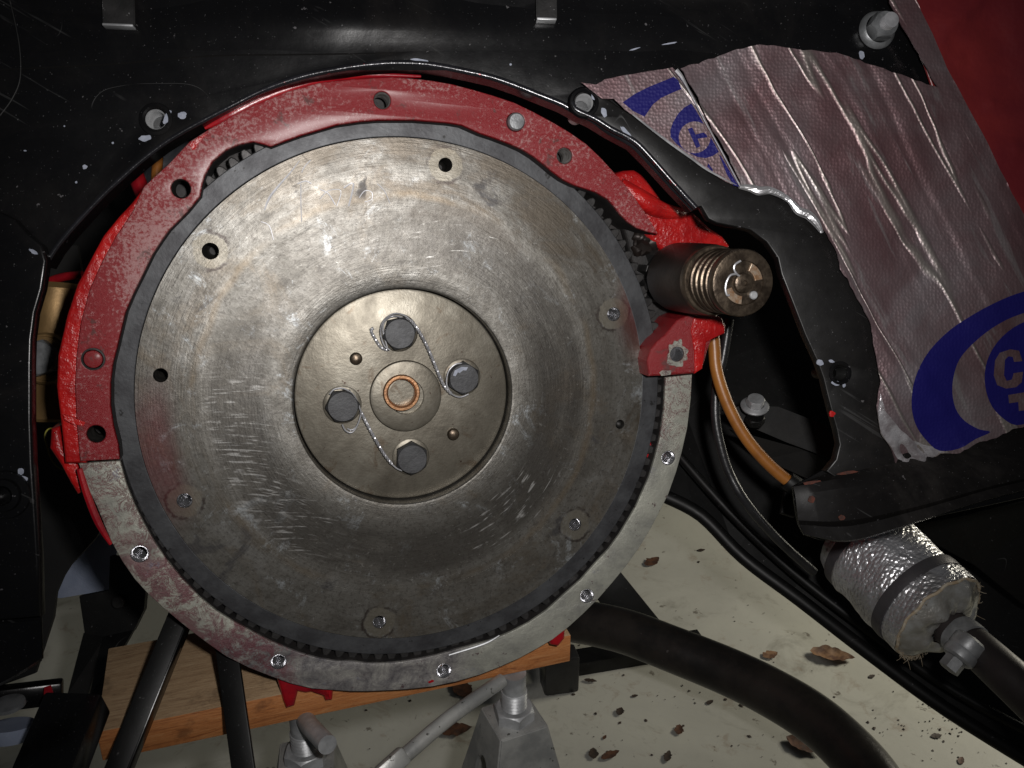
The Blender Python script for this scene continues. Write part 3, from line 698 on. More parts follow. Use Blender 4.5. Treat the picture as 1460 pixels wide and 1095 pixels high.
lf = [(1008, 488), (1002, 526), (991, 533), (990, 500), (985, 470), (990, 452), (1030, 455), (1034, 466), (1034, 475), (1016, 484)]
obj('lug_face', plate([L(a, b, .0168) for a, b in lf], (), .012, .0168, .0012, 2), M_RED, ENG)
x, y = L(965, 505, .016)
obj('tapped_bore', lathe([(.0046, .0155)] + thread_prof(.0045, .0152, .004, .0012, .0004) + [(0, .004)], 28, Matrix.Translation((x, y, 0))), M_BRT, ENG)
n = 46; ol = []
for t in range(n):
    rr = .0068 * (1 + .5 * mnoise.noise(V((math.cos(t * 2 * PI / n) * 2.2, math.sin(t * 2 * PI / n) * 2.2, 3.1))))
    ol.append((x + rr * math.cos(2 * PI * t / n), y + rr * math.sin(2 * PI * t / n) * 1.2))
obj('bare_metal_patch', plate(ol, [circle(x, y, .0047, 26)], .0155, .01625), M_RING, ENG)
obj('bare_metal_patch', plate([L(a, b, .016) for a, b in ((940, 531), (944, 528), (957, 528), (956, 534), (943, 536))], (), .0155, .01625), M_RING, ENG)
# worn blob on inner side of the lower flange
obj('casting_boss', lathe([(.007, -.022), (.007, -.010), (.005, -.007), (0, -.006)], 24, Matrix.Translation((*L(933, 645, -.004), 0))), M_RED2, ENG)
obj('casting_boss', lathe([(.006, -.022), (.006, -.004), (.004, -.002), (0, -.0015)], 24, Matrix.Translation((*L(818, 830, -.004), 0))), M_TOOTH, ENG)
# dark web around the starter pinion
web = [(884, 306), (896, 318), (910, 327), (928, 333), (945, 337), (966, 332), (990, 334), (1000, 345), (990, 380), (975, 440), (955, 470), (935, 492), (922, 520), (912, 500), (918, 450), (905, 390), (895, 345)]
obj('pinion_web', plate([L(a, b, -.013) for a, b in web], (), -.022, -.013, .003, 3), M_GAP, ENG)
for k in range(12):
    a = 908 + random.random() * 36; b = 336 + random.random() * 24
    bm = bmesh.new(); bmesh.ops.create_icosphere(bm, subdivisions=2, radius=.0035 + .003 * random.random())
    for v in bm.verts: v.co *= 1 + .35 * mnoise.noise(v.co * 300 + V((k, 0, 0)))
    bmesh.ops.transform(bm, matrix=Matrix.Translation(L3(a, b, -.013)), verts=bm.verts)
    if k == 0: acc = [fin(bm, smooth=60)]
    else: acc.append(fin(bm, smooth=60))
tag(obj('grease_lump', join_meshes(acc), M_BARREL, ENG), kind='stuff')
# lower left bracket, sump ears
brk = [(72, 612), (84, 608), (92, 640), (112, 664), (122, 700), (110, 706), (100, 690), (86, 664), (70, 640)]
obj('side_bracket', plate([L(a, b, -.004) for a, b in brk], (), -.03, -.004, .003, 3), M_RED, ENG)
obj('sealant_edge', tube([L3(113, 668, .004), L3(124, 705, .004), L3(140, 745, .004), L3(158, 776, .004)], [.0016, .002, .002, .001], 8, 5), M_RED2, ENG)
ear = [(392, 960), (476, 978), (474, 1000), (464, 1001), (458, 986), (436, 990), (425, 988), (420, 1008), (408, 1012), (403, 1000)]
obj('sump_ear', plate([L(a, b, -.003) for a, b in ear], (), -.035, -.003, .003, 3), M_RED2, ENG)
ear = [(775, 890), (808, 880), (806, 912), (797, 923), (786, 921), (780, 908)]
obj('sump_ear', plate([L(a, b, -.003) for a, b in ear], (), -.035, -.003, .003, 3), M_RED2, ENG)
# paint marks
obj('red_paint_streak', plate([L(a, b, zr) for a, b in ((90, 591), (108, 597), (122, 602), (119, 607), (104, 605), (92, 599))], (), zr - .002, zr + .0003, .0002, 1), M_RED, ENG)
obj('red_paint_streak', plate([L(a, b, zl) for a, b in ((610, 972), (616, 969), (619, 970), (618, 972), (612, 974))], (), zl - .001, zl + .0003), M_RED2, ENG)
obj('red_paint_streak', plate([L(a, b, zr) for a, b in ((270, 206), (279, 198), (290, 192), (296, 191), (288, 199), (282, 206), (279, 213), (274, 214))], (), zr - .002, zr + .0004, .0002, 1), M_RED, ENG)
# thick sealant along the top outer edge
ss = [tube([L3(292, 183, zr - .004), L3(330, 163, zr - .004), L3(370, 143, zr - .004), L3(411, 127, zr - .004), L3(455, 115, zr - .004), L3(520, 107, zr - .006), L3(600, 109, zr - .006)], [.0008, .0036, .0034, .003, .0022, .002, .0008], 10, 6)]
obj('red_sealant', ss[0], M_RED2, ENG)

# ================================================================== STARTER PINION
ST = thing('starter_drive', 'brown starter motor drive with ribbed end sticking out beside the flywheel', 'starter', FM)
bx, by = L(958, 394, 0); TS = Matrix.Translation((bx, by, 0)); SZ = .0055
gp = []
for k in range(10):
    a0 = 2 * PI * k / 10; p = 2 * PI / 10
    for fr, r in ((0, .0135), (.3, .0135), (.42, .0185), (.78, .0185)): gp.append((bx + .000 + r * math.cos(a0 + fr * p), by + r * math.sin(a0 + fr * p)))
obj('pinion_gear', plate(gp, (), -.018, .002, .0008, 1), M_TOOTH, ST)
TZ = TS @ Matrix.Translation((0, 0, SZ))
obj('drive_barrel', lathe([(0, .001), (.0185, .001), (.0202, .003), (.0208, .006), (.0208, .020), (.0205, .035), (.0202, .047), (.0196, .050), (.0185, .0505)], 72, TZ), M_BARREL, ST)
obj('barrel_collar', lathe([(.0186, .049), (.0196, .0495), (.0196, .0535), (.0188, .0545), (.0155, .0545)], 72, TZ), M_BRN, ST)
pr = [(.0150, .0545)]
for k in range(4):
    z = .0562 + k * .0062
    pr += [(.0150, z - .0012), (.0166, z - .0008), (.0176, z + .0002), (.0178, z + .0016), (.0172, z + .0028), (.0160, z + .0034), (.0150, z + .0036)]
obj('drive_spring', lathe(pr + [(.0150, .080)], 72, TZ), M_BRN, ST)
obj('end_cap', lathe([(.0150, .0795), (.0172, .0800), (.0178, .0812), (.0178, .0850), (.0172, .0862), (.0160, .0866), (.0118, .0866), (.0114, .0858), (.0055, .0858), (.0052, .0876), (.0042, .0882), (.0016, .0882), (.0012, .0872), (0, .0872)], 72, TZ), M_BRN, ST)
ez = .0862
for k, (a0, a1) in enumerate(((.2, 1.2), (3.5, 4.7))):
    q = []
    for t in range(9): an = a0 + (a1 - a0) * t / 8; q.append((bx + .0112 * math.cos(an), by + .0112 * math.sin(an)))
    for t in range(9): an = a1 - (a1 - a0) * t / 8; q.append((bx + .0068 * math.cos(an), by + .0068 * math.sin(an)))
    obj('cap_recess', plate(q, (), .0855 + SZ, .0866 + SZ, .0003, 1), M_BRONZE2, ST)
cw = lambda pts: tube([V((bx + a * .001, by + b * .001, .0874 + SZ)) for a, b in pts], .0006, 8, 6)
obj('retaining_clip', join_meshes([cw([(-3, 11.5), (-6, 9.5), (-6.4, 7), (-4.6, 4.6), (-3, 3.6)]), cw([(-4.6, 4.6), (-8, 4.0), (-10, 1.0), (-10.6, -3), (-9.4, -6.4), (-8, -6.4)])]), M_STEEL, ST)
obj('peened_pin', lathe([(.0022, .0860), (.0022, .0874), (.0016, .0880), (0, .0880)], 20, Matrix.Translation((bx + .0062, by - .0062, SZ))), M_ZINC, ST)

# ================================================================== CAR BODY
ENG_FRAME = (NV, FX, FY, FO, FM, HP, VP)
def set_frame(vp, hp, c):
    global NV, FX, FY, FO, FM, HP, VP
    VP = vp; HP = hp
    NV = -(FW + (VP[0] - 730) / FPX * RT + (547.5 - VP[1]) / FPX * UP).normalized()
    FX = UP.cross(NV).normalized(); FY = NV.cross(FX); FO = raw(c[0], c[1], 0)
    FM = Matrix(((FX.x, FY.x, NV.x, FO.x), (FX.y, FY.y, NV.y, FO.y), (FX.z, FY.z, NV.z, FO.z), (0, 0, 0, 1)))
set_frame((600, 520), .516, (730, 547))
BODY = thing('car_body', 'black painted car bulkhead and tunnel opening framing the flywheel', 'car body', FM)
zp = .022
right_edge = [(997, 297), (1007, 314), (1022, 321), (1040, 324), (1057, 328), (1068, 331), (1090, 348), (1106, 370), (1111, 393), (1128, 435), (1145, 480), (1162, 517), (1170, 540), (1176, 565), (1184, 592), (1189, 613), (1193, 634), (1188, 655), (1174, 670), (1148, 684), (1131, 694)]
arch = [(65, 380), (78, 358), (96, 335), (120, 308), (150, 277), (175, 254), (200, 232), (230, 209), (260, 190), (295, 171), (330, 153), (365, 135), (400, 121), (440, 109), (480, 101), (520, 95), (560, 92), (600, 93), (630, 97), (665, 104), (700, 112), (735, 124), (770, 138), (800, 150), (820, 161), (845, 173), (869, 188), (901, 205), (926, 230), (958, 265), (975, 283), (990, 299)]
rail_b = [(1133, 715), (1137, 740), (1146, 762), (1168, 770), (1200, 772), (1222, 764), (1250, 752), (1330, 738), (1460, 710), (1540, 692), (1900, 610)]
left_b = [(-520, 1080), (0, 975), (60, 940), (58, 880), (56, 800), (51, 720), (47, 660), (45, 600), (45, 520), (46, 480), (52, 440), (60, 410)]
bh = [(1058, 13, .0034), (1187, 18, .0034), (848, -2, .006)]
def zpf(pts, z=zp): return [L(a, b, z) for a, b in pts]
body_ol = [(-520, -420), ] + left_b + arch + right_edge + rail_b + [(1900, -420)]
hs = [circle(*L(a, b, zp), r, 20) for a, b, r in bh] + [circle(*L(222, 169, zp), .0055, 26), circle(*L(833, 146, zp), .0048, 26), circle(*L(1198, 532, zp), .004, 24)]
obj('bulkhead_panel', plate(zpf(body_ol), hs, zp - .0025, zp, .0006, 2), M_BLACK, BODY)
# rolled lip of the arch
lipz = zp - .001
obj('arch_lip', tube([L3(a, b - 2, lipz) for a, b in arch], [.0014] * 12 + [.0018] * 14 + [.0026] * 6, 10, 3), M_GLOSSLIP, BODY)
obj('arch_return', ribbon([L(a, b, zp) for a, b in arch], zp - .014, zp - .001), M_BLACK, BODY)
# upper panel swage: broad pressed ridge
def swage(pts, r, zz, mat=M_BLACK, name='pressed_swage'):
    return obj(name, tube([L3(a, b, zz) for a, b in pts], r, 20, 6, ell=.35), mat, BODY)
# a shallow rolled step running across the top
N_ = 60
bm = bmesh.new(); rows = []
for i in range(N_ + 1):
    px = -80 + i * 1640 / N_; row = []
    for j in range(13):
        t = j / 12; py = -60 + t * 160
        cy = 48 - 18 * math.exp(-((px - 480) / 260) ** 2) ; s = (py - cy) / 26
        h = .0036 * math.exp(-s * s * .9) * (.22 + .78 * math.exp(-((px - 490) / 150) ** 2)) * (1 + .5 * mnoise.noise(V((px * .012, 0, 3))))
        h *= min(1, t * 6) * min(1, (1 - t) * 6)
        if px > 1240: h *= max(0, 1 - (px - 1240) / 60)
        x, y = L(px, py, zp); row.append(bm.verts.new((x, y, zp - .0003 + h)))
    rows.append(row)
for i in range(N_):
    for j in range(12): bm.faces.new((rows[i][j], rows[i + 1][j], rows[i + 1][j + 1], rows[i][j + 1]))
# kept left of the foil
obj('pressed_swage', fin(bm, smooth=80), M_BLACK, BODY)
# raised bracket right of the arch
zbk = zp + .006
brk_o = [(835, 128), (862, 137), (880, 150), (905, 166), (930, 186), (958, 206), (985, 225), (1010, 244), (1052, 266), (1090, 272), (1120, 286), (1180, 312), (1215, 345), (1240, 390), (1262, 425), (1290, 470), (1302, 540), (1305, 620), (1300, 652), (1262, 672), (1205, 690)]
brk_i = [(1178, 672), (1192, 655), (1197, 634), (1193, 613), (1186, 588), (1180, 565), (1174, 540), (1165, 515), (1148, 478), (1131, 434), (1114, 391), (1109, 368), (1093, 345), (1070, 328), (1057, 325), (1022, 318), (1010, 312), (1000, 294), (992, 296), (960, 261), (929, 226), (904, 201), (872, 184), (848, 169), (822, 157), (815, 146), (822, 134)]
obj('tunnel_bracket', plate(zpf(brk_o + brk_i, zbk), [circle(*L(833, 146, zbk), .0052, 26), circle(*L(1198, 532, zbk), .0042, 24)], zp - .001, zbk, .0009, 2, 50), M_BRK, BODY)
obj('bracket_bead', tube([L3(a, b, zbk - .001) for a, b in brk_i[18:26]][::-1], [.0016] * 8, 12, 4), M_GLOSSLIP, BODY)
# lower rail: folded channel running off to the right
def strip(name, lines, mat, rnd=.0):
    """skin through rows of (px,py,z) control lines of equal length"""
    bm = bmesh.new(); rs = []
    for ln in lines:
        p = smooth_pts([L3(*q) for q in ln], 8, False); rs.append([bm.verts.new(q) for q in p])
    for a, b in zip(rs[:-1], rs[1:]):
        for k in range(len(a) - 1): bm.faces.new((a[k], a[k + 1], b[k + 1], b[k]))
    return obj(name, fin(bm, smooth=28), mat, BODY)
strip('lower_rail', [
    [(1130, 694, .022), (1200, 668, .024), (1300, 640, .024), (1420, 618, .024), (1560, 590, .024)],
    [(1131, 694, .027), (1200, 682, .031), (1300, 668, .031), (1420, 652, .031), (1560, 628, .031)],
    [(1134, 706, .029), (1202, 696, .034), (1302, 682, .034), (1422, 664, .034), (1560, 640, .034)],
    [(1138, 742, .029), (1210, 742, .034), (1308, 722, .034), (1426, 690, .034), (1560, 662, .034)],
    [(1140, 748, .027), (1212, 750, .031), (1310, 727, .031), (1426, 694, .031), (1560, 666, .031)],
    [(1146, 762, .030), (1214, 770, .033), (1312, 742, .033), (1430, 706, .033), (1560, 678, .033)],
    [(1150, 764, .010), (1214, 772, .005), (1312, 744, .005), (1430, 708, .005), (1560, 680, .005)]], M_RAIL)
strip('rail_end', [[(1131, 694, .027), (1134, 706, .029), (1138, 742, .029), (1146, 762, .030)], [(1128, 696, .006), (1132, 710, .006), (1136, 744, .006), (1146, 764, .006)]], M_BLACK)
# left wing panel
zq = zp + .007
wing = [(-90, 320), (0, 302), (20, 312), (36, 330), (60, 350), (66, 372), (60, 412), (50, 446), (45, 484), (44, 520), (44, 600), (46, 660), (50, 720), (55, 800), (57, 880), (-90, 892)]
obj('side_panel', plate(zpf(wing, zq), [circle(*L(6, 706, zq), .0042, 24)], zp - .001, zq, .0016, 3, 50), M_BLACK, BODY)
strip('side_panel_foot', [[(-90, 890, zq), (0, 889, zq), (57, 884, zq)], [(-90, 1008, zq + .012), (0, 974, zq + .012), (60, 938, zq + .012)], [(-90, 1012, zq), (0, 978, zq), (60, 942, zq)]], M_BLACK)
x, y = L(6, 706, zq + .002)
obj('weld_nut', lathe([(.0125, 0), (.0120, .0020), (.0085, .0024), (.0080, .0048), (.0050, .0052), (.0046, .0040), (.0042, -.004), (0, -.004)], 40, Matrix.Translation((x, y, zq - .0005))), M_BLACK, BODY)
for a, b, z, m, r in ((222, 170, zp, M_ZINC, .0052), (833, 146, zbk, M_ZINC, .0048), (1198, 532, zbk, M_SAT, .0040)):
    x, y = L(a, b, z)
    obj('weld_nut', lathe([(r * 1.03, -.0004)] + thread_prof(r, -.0008, -.012, .0012, .0005) + [(r * .9, -.03), (0, -.03)], 32, Matrix.Translation((x, y, z))), m, BODY)
    obj('nut_rim', lathe([(r * 1.8, -.0008), (r * 1.6, .0004), (r * 1.3, .0005), (r * 1.1, -.0002)], 32, Matrix.Translation((x, y, z))), M_BLACK, BODY)
def chip(px, py, w, h, z, rot=0, seed=0, mat=M_CHIP, name='chipped_paint'):
    n = 18; q = []; x, y = L(px, py, z); s = .00038
    for t in range(n):
        a = 2 * PI * t / n; k = 1 + .35 * mnoise.noise(V((math.cos(a) * 1.6, math.sin(a) * 1.6, seed * 3.7 + px)))
        ux, uy = w / 2 * math.cos(a) * k * s, h / 2 * math.sin(a) * k * s
        q.append((x + ux * math.cos(rot) - uy * math.sin(rot), y + ux * math.sin(rot) + uy * math.cos(rot)))
    return obj(name, plate(q, (), z - .0004, z + .00022), mat, BODY)
for c in [(540, 38, 3, 3, zp, 0), (700, 60, 3, 2, zp, 0), (760, 45, 2, 3, zp, 0), (330, 60, 3, 2, zp, 0), (92, 180, 2, 2, zp, 0), (161, 204, 3, 3, zp, 0), (36, 215, 4, 2, zp, 0), (728, 92, 3, 3, zp, 0), (940, 40, 5, 2, zp, .6), (905, 70, 16, 2, zp, .3), (955, 62, 22, 2, zp, .2), (207, 197, 16, 9, zp, .2), (260, 164, 13, 10, zp, .2), (239, 166, 8, 20, zp, -.4), (121, 238, 6, 6, zp, 0), (109, 260, 3, 3, zp, 0), (48, 359, 12, 5, zq, -.5), (30, 672, 8, 10, zq, 0), (33, 683, 11, 9, zq, 0),
          (861, 160, 8, 14, zbk, .4), (893, 190, 7, 24, zbk, .7), (1169, 517, 11, 8, zbk, -.3), (1185, 515, 9, 4, zbk, -.2), (1191, 546, 12, 8, zbk, -.3), (1203, 549, 5, 7, zbk, 0), (846, 137, 6, 12, zbk, .3),
          (590, 18, 7, 20, zp, .1), (583, 36, 3, 26, zp, .3), (577, 14, 6, 8, zp, .5), (632, 15, 14, 3, zp, 0), (600, 12, 5, 4, zp, 0), (152, 24, 8, 10, zp + .004, 0), (1228, 78, 8, 12, zp, .3), (598, 86, 26, 4, zp, -.1)]:
    chip(*c, seed=c[0])
chip(1186, 590, 9, 9, zbk, 0, 1, M_RED, 'red_paint_spot'); chip(1158, 688, 28, 5, .029, .15, 2, M_RUST, 'rust_patch'); chip(1208, 674, 30, 5, .0315, .15, 3, M_RUST, 'rust_patch'); chip(1157, 712, 9, 12, .0315, -.5, 4, M_RUST, 'rust_patch'); chip(1200, 738, 10, 8, .0345, 0, 5, M_RUST, 'rust_patch')
# small clips hanging at the top
def clip(px, py, w, h):
    x, y = L(px, py, zp + .004); s = .0004
    bm = bmesh.new(); bmesh.ops.create_cube(bm, size=1); bmesh.ops.scale(bm, vec=(w * s, h * s, .0022), verts=bm.verts)
    bmesh.ops.bevel(bm, geom=bm.edges[:], offset=.0005, segments=2, affect='EDGES')
    bmesh.ops.transform(bm, matrix=Matrix.Translation((x, y, zp + .0035)) @ Matrix.Rotation(.02, 4, 'Z'), verts=bm.verts)
    o = obj('cable_clip', fin(bm, smooth=30), M_CLIP, BODY)
    obj('clip_foot', boxm((w * s * .94, .0012, .006), Matrix.Translation((x, y - h * s / 2, zp + .003)), .0003), M_ZINC, o)
clip(169, 8, 40, 52); clip(779, 5, 28, 44)
# cable lines
obj('panel_seam', tube([L3(a, b, zp) for a, b in ((-60, 102), (150, 92), (300, 80), (420, 78), (560, 76))], .0005, 6), M_BRK, BODY)
obj('scratch_ridge', tube([L3(14, 0, zp + .0003), L3(27, 60, zp + .0003), L3(29, 110, zp + .0003), L3(18, 140, zp + .0003), L3(0, 165, zp + .0003)], .0004, 6), M_SAT, BODY)
# deep structure: engine bay walls, floor pan, side member
def plate_w(name, pts, d, mat, thick=.004, parent=None, cloud=None):
    """flat steel panel through pixel outline at depths d (single or per point), world coordinates -> body local"""
    ds = d if isinstance(d, (list, tuple)) else [d] * len(pts)
    inv = FM.inverted()
    bm = bmesh.new(); vs = [bm.verts.new(inv @ P(a, b, k)) for (a, b), k in zip(pts, ds)]
    f = bm.faces.new(vs); r = bmesh.ops.extrude_face_region(bm, geom=[f])
    vec = inv.to_3x3() @ (FW * thick)
    bmesh.ops.translate(bm, vec=vec, verts=[v for v in r['geom'] if isinstance(v, bmesh.types.BMVert)])
    bmesh.ops.triangulate(bm, faces=[f for f in bm.faces if len(f.verts) > 4])
    return obj(name, fin(bm), mat, BODY)
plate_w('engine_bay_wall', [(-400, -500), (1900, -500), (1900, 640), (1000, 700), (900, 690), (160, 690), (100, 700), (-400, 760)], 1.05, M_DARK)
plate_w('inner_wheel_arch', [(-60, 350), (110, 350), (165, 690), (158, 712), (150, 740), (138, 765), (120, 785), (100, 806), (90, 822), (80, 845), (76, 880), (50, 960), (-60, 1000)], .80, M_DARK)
plate_w('chassis_side_member', [(940, 705), (985, 722), (1050, 790), (1130, 853), (1230, 932), (1340, 1012), (1460, 1085), (1600, 1160), (1600, 640), (1460, 560), (1250, 430), (1120, 380), (1000, 420), (960, 540)], [.80, .80, .79, .78, .76, .74, .72, .70, .80, .84, .88, .9, .9, .85], M_SAT, .02)
plate_w('floor_pan', [(1290, 752), (1370, 738), (1560, 690), (1600, 900), (1460, 862), (1390, 806)], [.70, .68, .66, .66, .70, .70], M_SAT, .004)
obj('member_flange', tube([FM.inverted() @ P(a, b, d) for a, b, d in ((945, 706, .79), (1000, 735, .785), (1060, 795, .775), (1140, 855, .76), (1240, 932, .745), (1350, 1012, .725), (1500, 1105, .70))], .006, 12, 5), M_SAT, BODY)
obj('member_bead', tube([FM.inverted() @ P(a, b, d) for a, b, d in ((960, 640, .80), (1040, 730, .775), (1130, 815, .76), (1240, 900, .74), (1360, 985, .72), (1520, 1070, .69))], .004, 12, 5), M_SAT, BODY)
# inner bracket with flange bolt
plate_w('steering_bracket', [(1030, 585), (1060, 578), (1110, 580), (1200, 615), (1200, 660), (1120, 630), (1050, 600)], [.72, .72, .72, .70, .70, .72, .72], M_DARK, .004)
plate_w('steering_bracket', [(1040, 612), (1150, 642), (1200, 668), (1190, 700), (1090, 655)], [.74, .73, .72, .74, .75], M_DARK, .004)
fm = FM.inverted() @ frame_to(P(1076, 580, .70), (-.05, -.32, .95))
obj('flange_bolt', join_meshes([lathe([(0, 0), (.0105, 0), (.0108, .0012), (.0096, .0022), (.007, .003)], 36, fm), hexm(.0072, .0085, fm)]), M_ZINC, BODY)
obj('bolt_nut', hexm(.0075, .006, FM.inverted() @ frame_to(P(1076, 602, .705), (-.05, -.32, .95))), M_SAT, BODY)
# domed plated bolt at the top right
fm = Matrix.Translation(L3(1249, 44, zp)) 
bt = obj('flanged_nut', join_meshes([lathe([(.0102, 0), (.0106, .0012), (.0098, .0030), (.0080, .0042)], 40, fm), hexm(.0080, .0085, fm @ Matrix.Translation((0, 0, .003)))]), M_BOLT2, BODY)
obj('stud', lathe([(.0042, .0096)] + [(r, z) for r, z in thread_prof(.0042, .010, .017, .0012, .0005)] + [(0, .0172)], 28, fm), M_STEEL, bt)

# ================================================================== FOIL HEAT MATS
zfo = zbk + .0012
fdir = V((math.cos(math.radians(-60)), math.sin(math.radians(-60))))   # along the folds
fprp = V((-fdir.y, fdir.x))
random.seed(3)
folds = []
for k in range(32):
    folds.append((random.uniform(-.12, .20), random.uniform(.00022, .00062) * random.choice((1, 1, -1)), random.uniform(.0007, .0020), random.uniform(-.1, .1), random.uniform(.03, .12), random.uniform(-.10, .10)))
fc = V(L(1230, 330, zfo))
def hfoil(x, y):
    q = V((x, y)) - fc; u = q.dot(fprp); v = q.dot(fdir)
    h = 0
    wob = .0035 * mnoise.noise(V((v * 14, u * 6, 1.3))) + .0012 * mnoise.noise(V((v * 60, u * 20, 5)))
    for (u0, am, wd, v0, vl, sl) in folds:
        d = (u - u0 * .9 + wob + sl * v * .35) / wd
        if abs(d) < 4: h += am * math.exp(-abs(d) ** 1.3) * math.exp(-((v - v0) / vl) ** 2)
    h += .0035 * mnoise.noise(V((x * 16, y * 16, 2))) + .0007 * mnoise.noise(V((x * 70, y * 70, 4)))
    px = 0
    return zfo + .003 + h
# corner of the mat lifts and turns under at its lower tip
tip = V(L(1298, 672, zfo))
def hmat(x, y):
    d = (V((x, y)) - tip).length
    return hfoil(x, y) - .006 * math.exp(-(d / .022) ** 2)
def jag(pts, z, amp=.0008, n=5):
    q = [V((*L(a, b, z), 0)) for a, b in pts]; out = []
    for i in range(len(q)):
        a, b = q[i], q[(i + 1) % len(q)]
        for k in range(n):
            p = a.lerp(b, k / n); d = (b - a).normalized() if (b - a).length > 0 else V((1, 0, 0))
            o = amp * (mnoise.noise(V((p.x * 220, p.y * 220, 0))) + (.6 * mnoise.noise(V((p.x * 700, p.y * 700, 3)))))
            p = p + V((-d.y, d.x, 0)) * o; out.append((p.x, p.y))
    return out
big = [(968, 99), (1000, 90), (1040, 75), (1080, 66), (1130, 72), (1190, 78), (1230, 92), (1290, 115), (1331, 128), (1308, 88), (1285, 50), (1264, 8), (1258, -30), (1286, -30), (1308, 20), (1345, 100), (1385, 172), (1430, 262), (1470, 332), (1600, 520), (1600, 575), (1470, 604), (1440, 612), (1418, 624), (1395, 630), (1368, 645), (1342, 648), (1318, 662), (1300, 679), (1283, 668), (1272, 644), (1252, 618), (1245, 578), (1250, 548), (1246, 520), (1240, 490), (1238, 462), (1222, 432), (1206, 402), (1194, 385), (1190, 360), (1172, 330), (1150, 306), (1120, 282), (1090, 270), (1056, 267), (1036, 225), (1010, 178), (988, 132)]
MAT = tag(obj('heat_shield_mat', sheet(jag(big, zfo), .0016, hmat, thick=.0007), M_FOIL, M=FM), 'large crinkled foil heat mat with big cut-off blue ring logo at lower right', 'heat mat')
small = [(828, 118), (850, 121), (862, 114), (890, 108), (925, 102), (958, 97), (972, 110), (990, 140), (1014, 188), (1040, 236), (1058, 268), (1040, 262), (1012, 246), (985, 226), (960, 207), (930, 186), (905, 166), (888, 154), (875, 141), (858, 141)]
hsm = lambda x, y: zfo - .0004 + .0012 * mnoise.noise(V((x * 30, y * 30, 8))) + .0004 * mnoise.noise(V((x * 120, y * 120, 4)))
hsm2 = lambda x, y: zfo + .0006 + .0006 * mnoise.noise(V((x * 30, y * 30, 8)))
MAT2 = tag(obj('heat_shield_mat', sheet(jag(small, zfo, .0004), .0025, hsm2, thick=.0006), M_FOIL, M=FM), 'small torn foil strip with narrow blue crescent, left of the large heat mat', 'heat mat')
def lpx(pts): return [L(a, b, zfo + .002) for a, b in pts]
def ps(pts, n=4): return [(p.x, p.y) for p in smooth_pts([V((*q, 0)) for q in lpx(pts)], n)]
pr_h = lambda x, y: hmat(x, y) + .00035
ring_o = [(1530, 405), (1495, 408), (1455, 416), (1420, 429), (1385, 448), (1350, 472), (1322, 500), (1304, 530), (1297, 560), (1299, 588), (1308, 610), (1325, 630), (1342, 643), (1368, 640), (1392, 626), (1412, 616), (1396, 612), (1376, 600), (1362, 582), (1356, 560), (1357, 535), (1366, 512), (1384, 490), (1410, 468), (1440, 452), (1480, 440), (1530, 434)]
obj('blue_ring_print', sheet(ps(ring_o, 3), .0026, pr_h), M_PRINT, MAT)
disc_o = [(1530, 446), (1480, 452), (1450, 462), (1425, 480), (1408, 505), (1402, 532), (1404, 558), (1414, 580), (1430, 597), (1448, 606), (1475, 600), (1530, 588)]
C_ = [(1455, 515), (1443, 516), (1441, 509), (1435, 508), (1430, 513), (1430, 535), (1434, 543), (1441, 541), (1443, 532), (1456, 530), (1455, 545), (1447, 552), (1433, 554), (1420, 549), (1415, 535), (1416, 514), (1422, 503), (1437, 498), (1450, 500)]
O_ = [(1462, 505), (1472, 496), (1484, 498), (1490, 508), (1490, 535), (1482, 546), (1470, 547), (1462, 538)]
T_ = [(1436, 563), (1478, 556), (1479, 568), (1463, 571), (1464, 584), (1451, 586), (1450, 573), (1437, 575)]
obj('blue_disc_print', sheet([tuple(q) for q in ps(disc_o, 3)], .0026, pr_h, holes=[lpx(C_), lpx(O_), lpx(T_)]), M_PRINT, MAT)
sc6 = lambda pts: [(820 + a / 4.057, 60 + b / 4.057) for a, b in pts]
pr_s = lambda x, y: hsm2(x, y) + .00035
obj('blue_crescent_print', sheet(lpx(sc6([(278, 345), (350, 295), (430, 255), (575, 197), (600, 220), (618, 268), (560, 292), (500, 320), (455, 355), (405, 428), (335, 393)])), .0026, pr_s), M_PRINT, MAT2)
dsc = sc6([(675, 352), (700, 390), (735, 450), (770, 515), (835, 632), (800, 656), (760, 668), (715, 662), (640, 625), (585, 580), (556, 545), (555, 505), (570, 460), (600, 410), (635, 375)])
hole = sc6([(695 + 92 * math.cos(t * PI / 12), 548 + 92 * math.sin(t * PI / 12)) for t in range(24)])
obj('blue_disc_print', sheet(lpx(dsc), .0022, pr_s, holes=[lpx(hole)]), M_PRINT, MAT2)
gl = sc6([(655, 500), (680, 490), (700, 532), (745, 520), (765, 535), (768, 548), (712, 556), (728, 600), (706, 610)])
obj('blue_letter_print', sheet(lpx(gl), .0022, pr_s), M_PRINT, MAT2)
obj('blue_stripe_print', sheet(lpx(sc6([(835, 645), (850, 662), (930, 800), (952, 835), (920, 828), (880, 760)])), .0022, pr_s), M_PRINT, MAT2)
obj('blue_stripe_print', sheet(lpx(sc6([(775, 698), (800, 735), (800, 748), (768, 718)])), .0022, pr_s), M_PRINT, MAT2)
